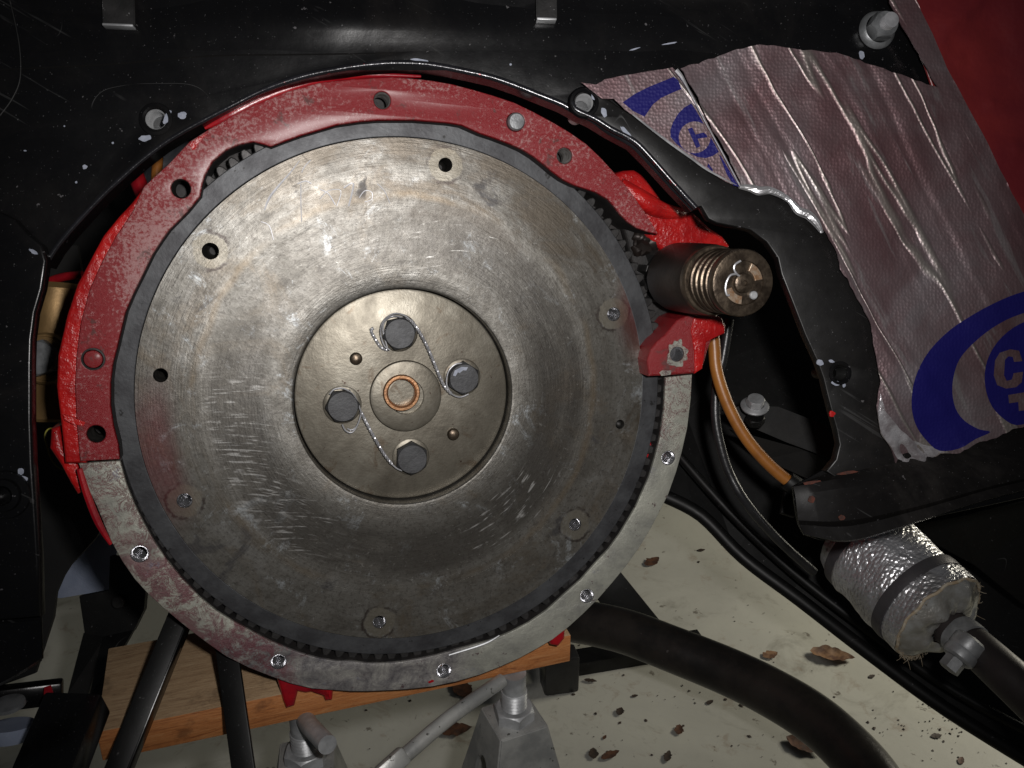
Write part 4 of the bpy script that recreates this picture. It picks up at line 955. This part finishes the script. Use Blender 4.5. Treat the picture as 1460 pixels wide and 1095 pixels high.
# bright folded edges of the foil
obj('folded_edge', tube([L3(a, b, zfo + .0022) for a, b in ((1054, 266), (1070, 268), (1082, 272), (1096, 271), (1112, 277), (1126, 286), (1138, 300), (1152, 306), (1164, 318), (1172, 332))], [.0012, .0022, .0026, .0022, .0018, .0016, .0024, .0026, .0022, .001], 8, 5), M_WRAP, MAT)
tipo = jag([(1249, 560), (1256, 585), (1268, 600), (1285, 615), (1300, 628), (1325, 636), (1345, 644), (1318, 661), (1300, 678), (1284, 667), (1273, 644), (1253, 618), (1246, 590)], zfo, .0005)
tdir = V((math.cos(math.radians(40)), math.sin(math.radians(40))))
def htip(x, y):
    p = V((x, y)) - tip; u = p.dot(tdir); d = p.length
    return hmat(x, y) + .0006 + .0011 * math.sin(u * 900 + 3 * mnoise.noise(V((x * 60, y * 60, 0)))) * math.exp(-(d / .022) ** 2) + .002 * mnoise.noise(V((x * 90, y * 90, 7))) - .22 * max(0, p.dot(V((.8, -.6)))) * 0
obj('bare_foil_tip', sheet(tipo, .0013, htip), M_TIP, MAT)
obj('folded_edge', tube([L3(a, b, zfo + .0008) for a, b in ((902, 163), (930, 185), (958, 206), (985, 225), (1010, 243), (1050, 264))], [.0004, .0006, .0007, .0007, .0006, .0004], 6, 4), M_STEEL, MAT2)
obj('folded_edge', tube([L3(a, b, zfo + .004) for a, b in ((964, 100), (972, 110), (984, 132), (1008, 178), (1034, 225), (1055, 265))], [.0012, .001, .0005, .0004, .0004, .0004], 6, 4), M_STEEL, MAT)

# red sheet
zs = zfo + .0025
rs = [(1276, -40), (1800, -40), (1800, 560), (1600, 540), (1480, 390), (1410, 280), (1345, 150), (1305, 50)]
bubs = [(1375, 82, .003, .0016), (1420, 144, .003, .0014), (1366, 154, .0026, .0016), (1455, 208, .003, .0012), (1352, 57, .004, .001)]
bl = [(V(L(a, b, zs)), r, h) for a, b, r, h in bubs]
cre = (V(L(1350, 40, zs)), V(L(1430, -40, zs)))
def hred(x, y):
    p = V((x, y)); h = .0035 * mnoise.noise(V((x * 14, y * 14, 9))) + .0015 * mnoise.noise(V((x * 50, y * 50, 9)))
    for c, r, k in bl: h += k * math.exp(-((p - c).length / r) ** 2)
    a, b = cre; ab = b - a; t = (p - a).dot(ab) / ab.length_squared; d = abs((p - a).cross(ab)) / ab.length if hasattr(p, 'cross') else 0
    h += .0035 * math.exp(-(d / .006) ** 2) * max(0, min(1, t + .5))
    return zs + h - .004
tag(obj('red_sheet', sheet([L(a, b, zs) for a, b in rs], .003, hred, thick=.001), M_SHEET, M=FM), 'glossy dark red sheet with small bubbles in the top right corner behind the foil', 'sheet')

NV, FX, FY, FO, FM, HP, VP = ENG_FRAME
# ================================================================== WRAPPED PIPE
A = P(1228, 778, .665); B = P(1350, 893, .605); ax = (B - A)
WM = frame_to(A, ax); Lw = ax.length
WP = thing('insulated_pipe', 'pipe end wrapped in dimpled silver foil held by two dark straps', 'pipe', WM)
bm = bmesh.new(); rings = []; NS = 70; NA = 140
def wr(t):   # radius along t
    return .0355 * (.84 + .16 * min(1, t * 4)) * (1 - .05 * math.exp(-((t - .18) / .03) ** 2) - .05 * math.exp(-((t - .78) / .03) ** 2))
for i in range(NS + 1):
    t = i / NS; row = []
    for k in range(NA):
        a = 2 * PI * k / NA
        r = wr(t) * (1 + .045 * mnoise.noise(V((math.cos(a) * 1.5, math.sin(a) * 1.5, t * 4))) + .012 * mnoise.noise(V((math.cos(a) * 7, math.sin(a) * 7, t * 14))))
        row.append(bm.verts.new((r * math.cos(a), r * math.sin(a), t * Lw - .008)))
    rings.append(row)
for a, b in zip(rings[:-1], rings[1:]):
    for k in range(NA): bm.faces.new((a[k], a[(k + 1) % NA], b[(k + 1) % NA], b[k]))
obj('foil_wrap', fin(bm, smooth=70), M_WRAP, WP)
for t in (.17, .78):
    r = wr(t) * 1.045; z = t * Lw - .008
    obj('strap', lathe([(r - .003, z - .0042), (r + .0010, z - .0040), (r + .0014, z), (r + .0010, z + .0040), (r - .003, z + .0042)], 80), M_BAND, WP)
# folded end
bm = bmesh.new(); rings = []
for i in range(15):
    t = i / 14; row = []
    for k in range(96):
        a = 2 * PI * k / 96
        r = .0345 * (1 - t) + .0135 * t
        z = Lw - .008 + .010 * math.sin(t * PI * .62) + .0022 * math.sin(a * 5 + t * 4) * math.sin(t * PI) + .002 * mnoise.noise(V((math.cos(a) * 3, math.sin(a) * 3, t * 2)))
        row.append(bm.verts.new((r * math.cos(a), r * math.sin(a), z)))
    rings.append(row)
for a, b in zip(rings[:-1], rings[1:]):
    for k in range(96): bm.faces.new((a[k], a[(k + 1) % 96], b[(k + 1) % 96], b[k]))
obj('folded_end', fin(bm, smooth=70), M_ENDF, WP)
ms = []
random.seed(11)
for k in range(130):
    a = random.uniform(0, 2 * PI) if k % 2 else random.gauss(-1.9, .25)
    r = .0345 + random.uniform(-.002, .001); z = Lw - .008 + random.uniform(-.001, .003)
    p = V((r * math.cos(a), r * math.sin(a), z)); tang = V((-math.sin(a), math.cos(a), 0))
    ln = random.uniform(.001, .0035) if k % 9 else random.uniform(.004, .011)
    d = (V((math.cos(a), math.sin(a), 0)) * random.uniform(.1, .9) + tang * random.uniform(-1.4, 1.4) + V((0, 0, random.uniform(-.2, .8)))).normalized()
    ms.append(tube([p, p + d * ln * .5 + V((0, 0, .0005)), p + d * ln], [.00022, .00018, .0001], 4, 0))
tag(obj('frayed_fibre', join_meshes(ms), M_FRAY, WP), kind='stuff')
obj('frayed_hem', tube([V((.0345 * math.cos(a) * (1 + .02 * math.sin(a * 9)), .0345 * math.sin(a), Lw - .0075 + .0008 * math.sin(a * 13))) for a in [2 * PI * k / 60 for k in range(61)]], .0011, 8, 0, cap=False), M_FRAY, WP)
# the bare pipe and its clamp
WI = WM.inverted()
q = [WI @ P(1352, 893, .605), WI @ P(1385, 918, .59), WI @ P(1430, 958, .565), WI @ P(1480, 1004, .545), WI @ P(1560, 1080, .51)]
obj('bare_pipe', tube(q, [.0125, .0125, .013, .0135, .014], 40, 8), M_PIPE, WP)
c0 = WI @ P(1376, 912, .594); c1 = WI @ P(1400, 932, .58)
cm = frame_to(c0, c1 - c0)
cl = obj('hose_clamp', lathe([(.0128, -.006), (.0138, -.0058), (.0140, 0), (.0138, .0058), (.0128, .006)], 48, cm), M_ZINC, WP)
s0 = WI @ P(1352, 954, .575); s1 = WI @ P(1392, 905, .578)
sm_ = frame_to(s0, s1 - s0)
obj('clamp_housing', lathe([(0, .008), (.0085, .008), (.0100, .0095), (.0104, .014), (.0098, .0155), (.0104, .017), (.0104, .023), (.0090, .0245), (0, .0245)], 40, sm_), M_ZINC, cl)
obj('clamp_screw', hexm(.0066, .009, sm_), M_ZINC, cl)

# ================================================================== HOSES
o = tag(obj('brake_hose', tube([P(1012, 440, .62), P(1018, 488, .62), P(1022, 530, .62), P(1039, 580, .62), P(1064, 625, .62), P(1098, 664, .62), P(1134, 694, .62)], .0042, 16, 8), M_ORANGE), 'amber brown hose curving down from the starter to the lower rail', 'hose')
o = thing('hose_fitting', 'small black fitting at the lower end of the amber hose', 'fitting')
obj('ferrule', tube([P(1122, 684, .62), P(1132, 692, .62), P(1146, 700, .62)], [.0062, .0068, .006], 14, 3), M_SAT, o)
obj('bracket_tab', bar(P(1130, 690, .63), P(1122, 735, .62), .010, .004), M_SAT, o)
tag(obj('black_cable', tube([P(1040, 455, .64), P(1036, 480, .64), P(1030, 515, .64), P(1022, 545, .64), P(1020, 590, .64), P(1026, 630, .64), P(1040, 675, .64), P(1066, 720, .64), P(1110, 770, .66), P(1160, 815, .68)], .0034, 14, 6), M_CABLE), 'thin glossy black cable running beside the amber hose', 'cable')
# upper left odds and ends behind the bulkhead
tag(obj('amber_pipe', tube([P(232, 170, .60), P(227, 200, .595), P(224, 240, .59), P(222, 280, .59)], .0034, 14, 6), M_ORANGE), 'short amber pipe seen between bulkhead and flange at the upper left', 'pipe')
o = thing('metal_canister', 'shiny silver domed canister top behind the amber pipe at the upper left', 'canister')
fm = frame_to(P(262, 250, .66), (-.15, -.55, .8))
obj('dome', lathe([(.030, -.03), (.030, 0), (.028, .006), (.022, .012), (.012, .016), (0, .017)], 48, fm), M_STEEL, o)
obj('rim', lathe([(.0305, -.004), (.0325, -.003), (.0325, .000), (.0302, .001)], 48, fm), M_ZINC, o)
tag(obj('red_stub_pipe', tube([P(190, 236, .60), P(196, 256, .60), P(210, 290, .60)], .0052, 18, 5), M_RED2), 'dark red stub of pipe poking out at the upper left of the flange', 'pipe')

# gold engine mount at the left
o = thing('gold_engine_mount', 'gold painted mount with a hex bolt, left of the flywheel', 'engine mount')
gm = frame_to(P(76, 600, .640), UP + RT * .04)
obj('mount_body', lathe([(.0, 0), (.020, 0), (.0215, .002), (.0215, .024), (.0225, .027), (.0225, .032), (.0215, .035), (.0215, .040), (.0225, .043), (.0230, .046), (.0225, .049), (.0215, .055), (.0225, .080), (.0215, .092), (.018, .096), (0, .097)], 64, gm), M_GOLD, o)
cpos = P(64, 511, .612)
cmx = frame_to(cpos, (-FW + RT * .12).normalized())
obj('boss', lathe([(.0175, -.012), (.0175, 0), (.0160, .0015), (.0148, .0015), (.0145, .0030), (0, .0030)], 48, cmx), M_GOLD, o)
obj('mount_bolt', hexm(.0125, .012, cmx @ Matrix.Rotation(.3, 4, 'Z')), M_BOLT2, o)
obj('red_rim', tube([P(50, 418, .64), P(68, 403, .64), P(90, 395, .64), P(118, 392, .64)], .003, 12, 6), M_RED2, o)
tag(obj('yellow_wire', tube([P(92, 618, .57), P(80, 611, .57), P(69, 612, .57), P(64, 622, .57), P(68, 640, .57), P(74, 656, .57), P(84, 667, .57), P(96, 669, .57), P(106, 660, .575)], .0005, 6, 6), M_YEL), 'thin yellow wire looped round the red bracket at the lower left', 'wire')

# ================================================================== BOARD, STANDS AND FLOOR CLUTTER
zB = .396; tB = .0215
p1 = G(190, 1076, zB); p2 = G(813, 943, zB)
dx_ = (p2 - p1); dx_.z = 0; dx_.normalize(); dy_ = V((-dx_.y, dx_.x, 0))
end = G(182, 919, zB + tB); W_ = (end - p1).dot(dy_) ; lend = p2
Lb = (G(813, 943, zB) - G(146, 1087, zB)).length
O_b = lend - dx_ * Lb
BM_ = Matrix(((dx_.x, dy_.x, 0, O_b.x), (dx_.y, dy_.y, 0, O_b.y), (0, 0, 1, zB), (0, 0, 0, 1)))
bo = boxm((Lb, W_, tB), Matrix.Translation((Lb / 2, W_ / 2, tB / 2)), .0008)
bd = obj('wooden_board', bo, [M_WTOP, M_WEND], M=BM_)
for f in bo.polygons:
    f.material_index = 0 if f.normal.z > .7 else 1
tag(bd, 'thick plywood board lying across the jack stands under the engine', 'board')

def jack_stand(px, py, zt, yaw, label, sc_=1.0, rod=True):
    c = G(px, py, zt)
    M = Matrix.Translation((c.x, c.y, 0)) @ Matrix.Rotation(yaw, 4, 'Z')
    o = thing('jack_stand', label, 'jack stand', M, 'jack stands carrying the board')
    tw = .0175; bw = .088; h = zt
    for k in range(4):
        Rk = Matrix.Rotation(k * PI / 2, 4, 'Z')
        tilt = math.atan2(bw - tw, h); ln = math.hypot(bw - tw, h)
        ol = [(-tw + .001, 0), (tw - .001, 0), (bw - .002, -ln), (bw - .035, -ln), (tw * .55 + .012, -.11), (0, -.09), (-tw * .55 - .012, -.11), (-bw + .035, -ln), (-bw + .002, -ln)]
        sl = [(.0085 * math.cos(t), -.040 + .013 * math.sin(t)) if math.sin(t) > 0 else (.0085 * math.cos(t), -.056 + .013 * math.sin(t)) for t in [2 * PI * j / 24 + .01 for j in range(24)]]
        me = plate(ol, [sl], -.0025, 0, .0006, 1)
        T = Rk @ Matrix.Translation((0, -tw, zt)) @ Matrix.Rotation(PI / 2 - tilt, 4, 'X')
        me.transform(T); obj('leg_panel', me, M_CAST, o)
    obj('top_plate', boxm((tw * 2 - .001, tw * 2 - .001, .005), Matrix.Translation((0, 0, zt - .0018)), .0018), M_CAST, o)
    obj('nut', hexm(.0142, .0085, Matrix.Translation((0, 0, zt + .0006)) @ Matrix.Rotation(.35, 4, 'Z')), M_ZINC, o)
    zz = zt + .009
    obj('screw', lathe([(.0, zz - .02)] + thread_prof(.0088, zz - .02, zt + .0225, .0026, .0014) + [(.0080, zt + .023), (.0080, zB - .0005), (0, zB - .0005)], 36), M_ZINC, o)
    return o, M
s1, M1 = jack_stand(733, 1022, .3585, math.radians(24), 'grey steel jack stand with threaded post, right one under the board')
s2, M2 = jack_stand(437, 1082, .3560, math.radians(10), 'grey steel jack stand with short bent handle, left one under the board')
hd = obj('handle', tube([M2.inverted() @ P(432, 1018, .575), M2.inverted() @ P(441, 1034, .560), M2.inverted() @ P(467, 1062, .535)], .0058, 18, 5), M_ZINC, s2)
rod = thing('steel_rod', 'long thin steel rod slanting down left from the right jack stand', 'rod')
obj('rod', tube([P(716, 970, .600), P(640, 1024, .570), P(572, 1082, .545), P(520, 1126, .53)], [.0047, .0047, .0047, .0047], 18, 3), M_CAST, rod)
obj('flattened_end', bar(P(578, 1074, .5455), P(540, 1108, .535), .011, .0085, .002), M_CAST, rod)

# bent black tube on the right
tag(obj('bent_tube', tube([P(520, 850, 1.10), P(640, 862, 1.04), P(760, 880, .98), P(820, 885, .96), P(890, 900, .93), P(960, 926, .90), P(1037, 957, .87), P(1097, 986, .84), P(1155, 1021, .81), P(1202, 1061, .78), P(1245, 1110, .75), P(1285, 1180, .71)], [.0225] * 12, 40, 8), M_TUBE), 'thick bent black steel tube curving across the floor at the lower right', 'tube')
# black steel trestle on the floor right
o = thing('black_floor_frame', 'black flat steel frame on the floor behind the bent tube', 'steel frame')
obj('upright_bar', bar(G(840, 800, .14), G(925, 905, .05), .046, .006), M_SAT, o)
obj('cross_bar', bar(G(790, 950, .01), G(1000, 915, .01), .030, .02, face=(0, 0, 1)), M_SAT, o)
obj('brace_bar', bar(G(845, 840, .02), G(905, 865, .02), .012, .01), M_SAT, o)
obj('foot', boxm((.045, .03, .055), Matrix.Translation(G(798, 955, .028)) @ Matrix.Rotation(.2, 4, 'Z'), .004), M_CABLE, o)

# black legs in front of the board, left
o = thing('black_angle_bar', 'slanting black steel bar in front of the left end of the board', 'bar')
a, b = P(262, 860, .552), P(160, 1110, .505)
obj('web', bar(a, b, .0125, .003), M_SAT, o)
obj('flange', bar(a + RT * .0056 + FW * .006, b + RT * .0056 + FW * .006, .003, .012), M_BLACK, o)
tag(obj('black_flat_bar', bar(P(322, 915, .548), P(352, 1130, .512), .0135, .003), M_SAT), 'upright black flat bar crossing the board below the flange', 'bar')
# black trestle, far left
o = thing('black_trestle', 'black steel trestle head with a bolt hole standing at the lower left', 'trestle')
D = .74
def pf(pts, d, t=.006):
    bm = bmesh.new(); vs = [bm.verts.new(P(a, b, k)) for (a, b), k in zip(pts, d if isinstance(d, list) else [d] * len(pts))]
    f = bm.faces.new(vs); r = bmesh.ops.extrude_face_region(bm, geom=[f])
    bmesh.ops.translate(bm, vec=FW * t, verts=[v for v in r['geom'] if isinstance(v, bmesh.types.BMVert)])
    bmesh.ops.triangulate(bm, faces=[f for f in bm.faces if len(f.verts) > 4]); return fin(bm)
obj('head_plate', pf([(157, 793), (190, 796), (208, 838), (205, 870), (190, 900), (150, 912), (121, 905), (113, 850), (155, 842)], D), M_SAT, o)
obj('bolt', lathe([(.0052, 0), (.0052, .003), (.004, .004), (0, .004)], 24, frame_to(P(170, 858, D - .002), -FW)), M_TOOTH, o)
obj('leg', pf([(119, 903), (150, 908), (120, 1010), (90, 1060), (75, 1060), (96, 990)], [D, D, .70, .66, .66, .70]), M_SAT, o)
obj('leg', pf([(146, 908), (190, 898), (172, 930), (150, 990), (128, 1060), (108, 1060), (128, 990)], [D, D, .72, .70, .66, .66, .70]), M_SAT, o)
tag(obj('pale_cloth', sheet([(p[0], p[1]) for p in [((a - 120) * .00065, -(b - 800) * .00065) for a, b in smooth_pts([(76, 852, 0), (82, 826, 0), (96, 806, 0), (116, 792, 0), (136, 770, 0), (150, 740, 0), (165, 760, 0), (160, 790, 0), (156, 842, 0), (120, 848, 0)], 3) for a, b in [(a, b)]] ] if False else [((p.x - 120) * .00065, -(p.y - 800) * .00065) for p in smooth_pts([V(q) for q in [(76, 852, 0), (82, 826, 0), (96, 806, 0), (116, 790, 0), (136, 768, 0), (150, 740, 0), (168, 745, 0), (166, 790, 0), (156, 842, 0), (120, 847, 0)]], 3)], .006, lambda x, y: .004 * mnoise.noise(V((x * 30, y * 30, 0))), thick=.001), M_CLOTH,
    M=Matrix.Translation(P(120, 800, .845)) @ Matrix(((RT.x, UP.x, -FW.x), (RT.y, UP.y, -FW.y), (RT.z, UP.z, -FW.z))).to_4x4()), 'pale blue cloth hanging behind the black trestle at lower left', 'cloth')
# black bracket in the bottom left corner
o = thing('black_bracket', 'scuffed black steel bracket with a silver washer in the bottom left corner', 'bracket')
obj('arm', bar(P(-60, 1003, .50), P(90, 985, .52), .0125, .012, .0015), M_BLACK, o)
obj('post', bar(P(112, 1000, .50), P(55, 1140, .46), .031, .02, .0018), M_BLACK, o)
obj('post_end', bar(P(130, 1003, .497), P(127, 1038, .49), .0035, .012, .001), M_STEEL, o)
obj('washer', lathe([(.0085, -.001), (.0082, .0008), (.006, .0012), (0, .0013)], 32, frame_to(P(12, 1004, .488), -FW * .3 + UP)), M_BOLT2, o)
obj('rubber_pad', lathe([(0, .0), (.0125, 0), (.013, .004), (.012, .008), (0, .008)], 32, frame_to(P(16, 1033, .52), -UP)), M_CLOTH, o)
obj('red_mark', plate([(-.002, -.004), (.002, -.005), (.003, .001), (.0015, .005), (-.002, .004)], (), -.0002, .0003), M_RED2, o, M=frame_to(P(68, 990, .505), -FW + UP * .1))

# leaves
def leaf(px, py, size, rot, mat, label, curl=.25, long=1.7, z=.0015, seed=0):
    size = size * .68; c = G(px, py, 0); bm = bmesh.new(); n = 14; rowsL = []
    for i in range(n + 1):
        t = i / n; wd = size * .5 / long * (math.sin(PI * t ** .85) ** .8 if 0 < t < 1 else 0) * (1 + .3 * mnoise.noise(V((t * 7, seed, 0))))
        row = []
        for j in range(-3, 4):
            s = j / 3; x = (t - .5) * size; y = s * wd * (1 + .3 * mnoise.noise(V((t * 9, s * 3, seed))))
            zz = .45 * curl * size * (.16 * s * s * (wd / (size * .3 + 1e-6)) + .30 * (t - .5) ** 2) + .028 * size * mnoise.noise(V((t * 6, s * 3, seed + 5)))
            row.append(bm.verts.new((x, y, zz)))
        rowsL.append(row)
    for a, b in zip(rowsL[:-1], rowsL[1:]):
        for k in range(6): bm.faces.new((a[k], a[k + 1], b[k + 1], b[k]))
    bmesh.ops.remove_doubles(bm, verts=bm.verts, dist=1e-5)
    me = fin(bm, smooth=60); o = obj('dry_leaf', me, mat, M=Matrix.Translation((c.x, c.y, min(z, .004) + size * .012)) @ Matrix.Rotation(rot, 4, 'Z'))
    return tag(o, label, 'leaf', 'dry leaves on the floor')
leaf(1186, 938, .085, -.25, M_LEAFP, 'large curled pale leaf beside the black chassis member', .9, 2.0, .012, 1)
leaf(1146, 1066, .065, -.6, M_LEAF, 'big brown leaf against the right side of the bent tube', .6, 1.8, .004, 2)
leaf(870, 1078, .038, .5, M_LEAF, 'orange brown jagged leaf near the bottom edge right of the jack stand', .3, 2.4, .002, 3)
leaf(846, 1076, .026, 1.5, M_LEAFD, 'small dark stalked leaf beside the orange brown leaf', .2, 1.5, .002, 4)
leaf(884, 1016, .022, 1.2, M_LEAFD, 'small dark diamond leaf in the middle of the grey floor', .4, 1.5, .002, 5)
leaf(968, 1042, .026, 1.3, M_LEAF, 'upright brown leaf just left of the lower bend of the tube', .4, 1.6, .002, 6)
leaf(952, 1080, .028, 1.2, M_LEAFD, 'narrow dark leaf at the bottom edge left of the tube', .3, 2.2, .002, 7)
leaf(842, 972, .026, -.2, M_LEAFD, 'slim dark leaf beyond the black foot of the frame', .3, 2.6, .002, 8)
leaf(570, 905 + 60, .02, .3, M_LEAF, 'little brown leaf hidden near the board edge', .3, 1.8, .002, 9) if False else None
leaf(660, 985, .06, -1.0, M_LEAF, 'rust brown leaf on the floor between board and jack handle', .2, 1.7, .002, 10)
leaf(650, 1042, .06, .2, M_LEAF, 'rust brown leaf on the floor just right of the jack handle', .2, 2.0, .002, 11)
leaf(984, 1040, .02, 1.6, M_LEAF, 'tiny brown leaf touching the shadow of the tube', .3, 2, .002, 12) if False else None
leaf(930, 802, .05, .8, M_LEAF, 'brown leaf scrap beside the lower right of the grey flange', .2, 1.8, .002, 13)
leaf(1098, 935, .036, .4, M_LEAFP, 'crumbled yellow brown leaf on the pale floor above the tube', .2, 1.6, .002, 14)
leaf(1005, 1033, .0, 0, M_LEAF, '', 0) if False else None
for (a, b, sz, ro_, m, lb, sd) in [
    (606, 962, .02, .4, M_LEAF, 'small leaf scrap just below the board edge left of centre', 31), (862, 1052, .012, 1.0, M_LEAF, 'tiny rust coloured scrap above the orange brown leaf', 32),
    (905, 993, .014, .3, M_LEAFD, 'tiny dark scrap above the dark diamond leaf', 33), (1012, 1002, .018, .6, M_LEAFD, 'dark scrap lying close under the middle of the bent tube', 34),
    (1243, 965, .016, .5, M_LEAFD, 'small dark scrap on the pale floor beside the chassis member', 35), (1335, 1050, .022, .2, M_LEAFD, 'dark curled scrap among the black crumbs at lower right', 36),
    (1370, 1085, .02, .9, M_LEAF, 'brown scrap at the bottom edge near the right corner', 37), (1000, 785, .02, .2, M_LEAFD, 'thin dark scrap on the pale floor right of the grey flange', 38)]:
    leaf(a, b, sz, ro_, m, lb, .3, 1.9, .001, sd)
# crumbs
random.seed(21); bm = bmesh.new()
for k in range(280):
    px = random.uniform(380, 1500); py = random.uniform(770, 1110)
    if k > 220: px = random.gauss(1330, 42); py = random.gauss(1035, 18)
    c = G(px, py, 0); s = random.uniform(.0006, .0015) if random.random() < .75 else random.uniform(.0015, .0034)
    vs = []
    m = random.randint(4, 6); a0 = random.random() * 6
    for j in range(m):
        a = a0 + 2 * PI * j / m; rr = s * random.uniform(.5, 1.3); vs.append(bm.verts.new((c.x + rr * math.cos(a), c.y + rr * math.sin(a), 0.0004 + random.random() * .0006)))
    f = bm.faces.new(vs); ctr = bm.verts.new((c.x, c.y, .0008 * random.random() + .0008)); 
    for j in range(m): bm.faces.new((vs[j], vs[(j + 1) % m], ctr))
    bm.faces.remove(f)
tag(obj('floor_debris', fin(bm), M_LEAFD), 'scattered dark crumbs and bits of leaf over the pale floor', 'debris', kind='stuff')
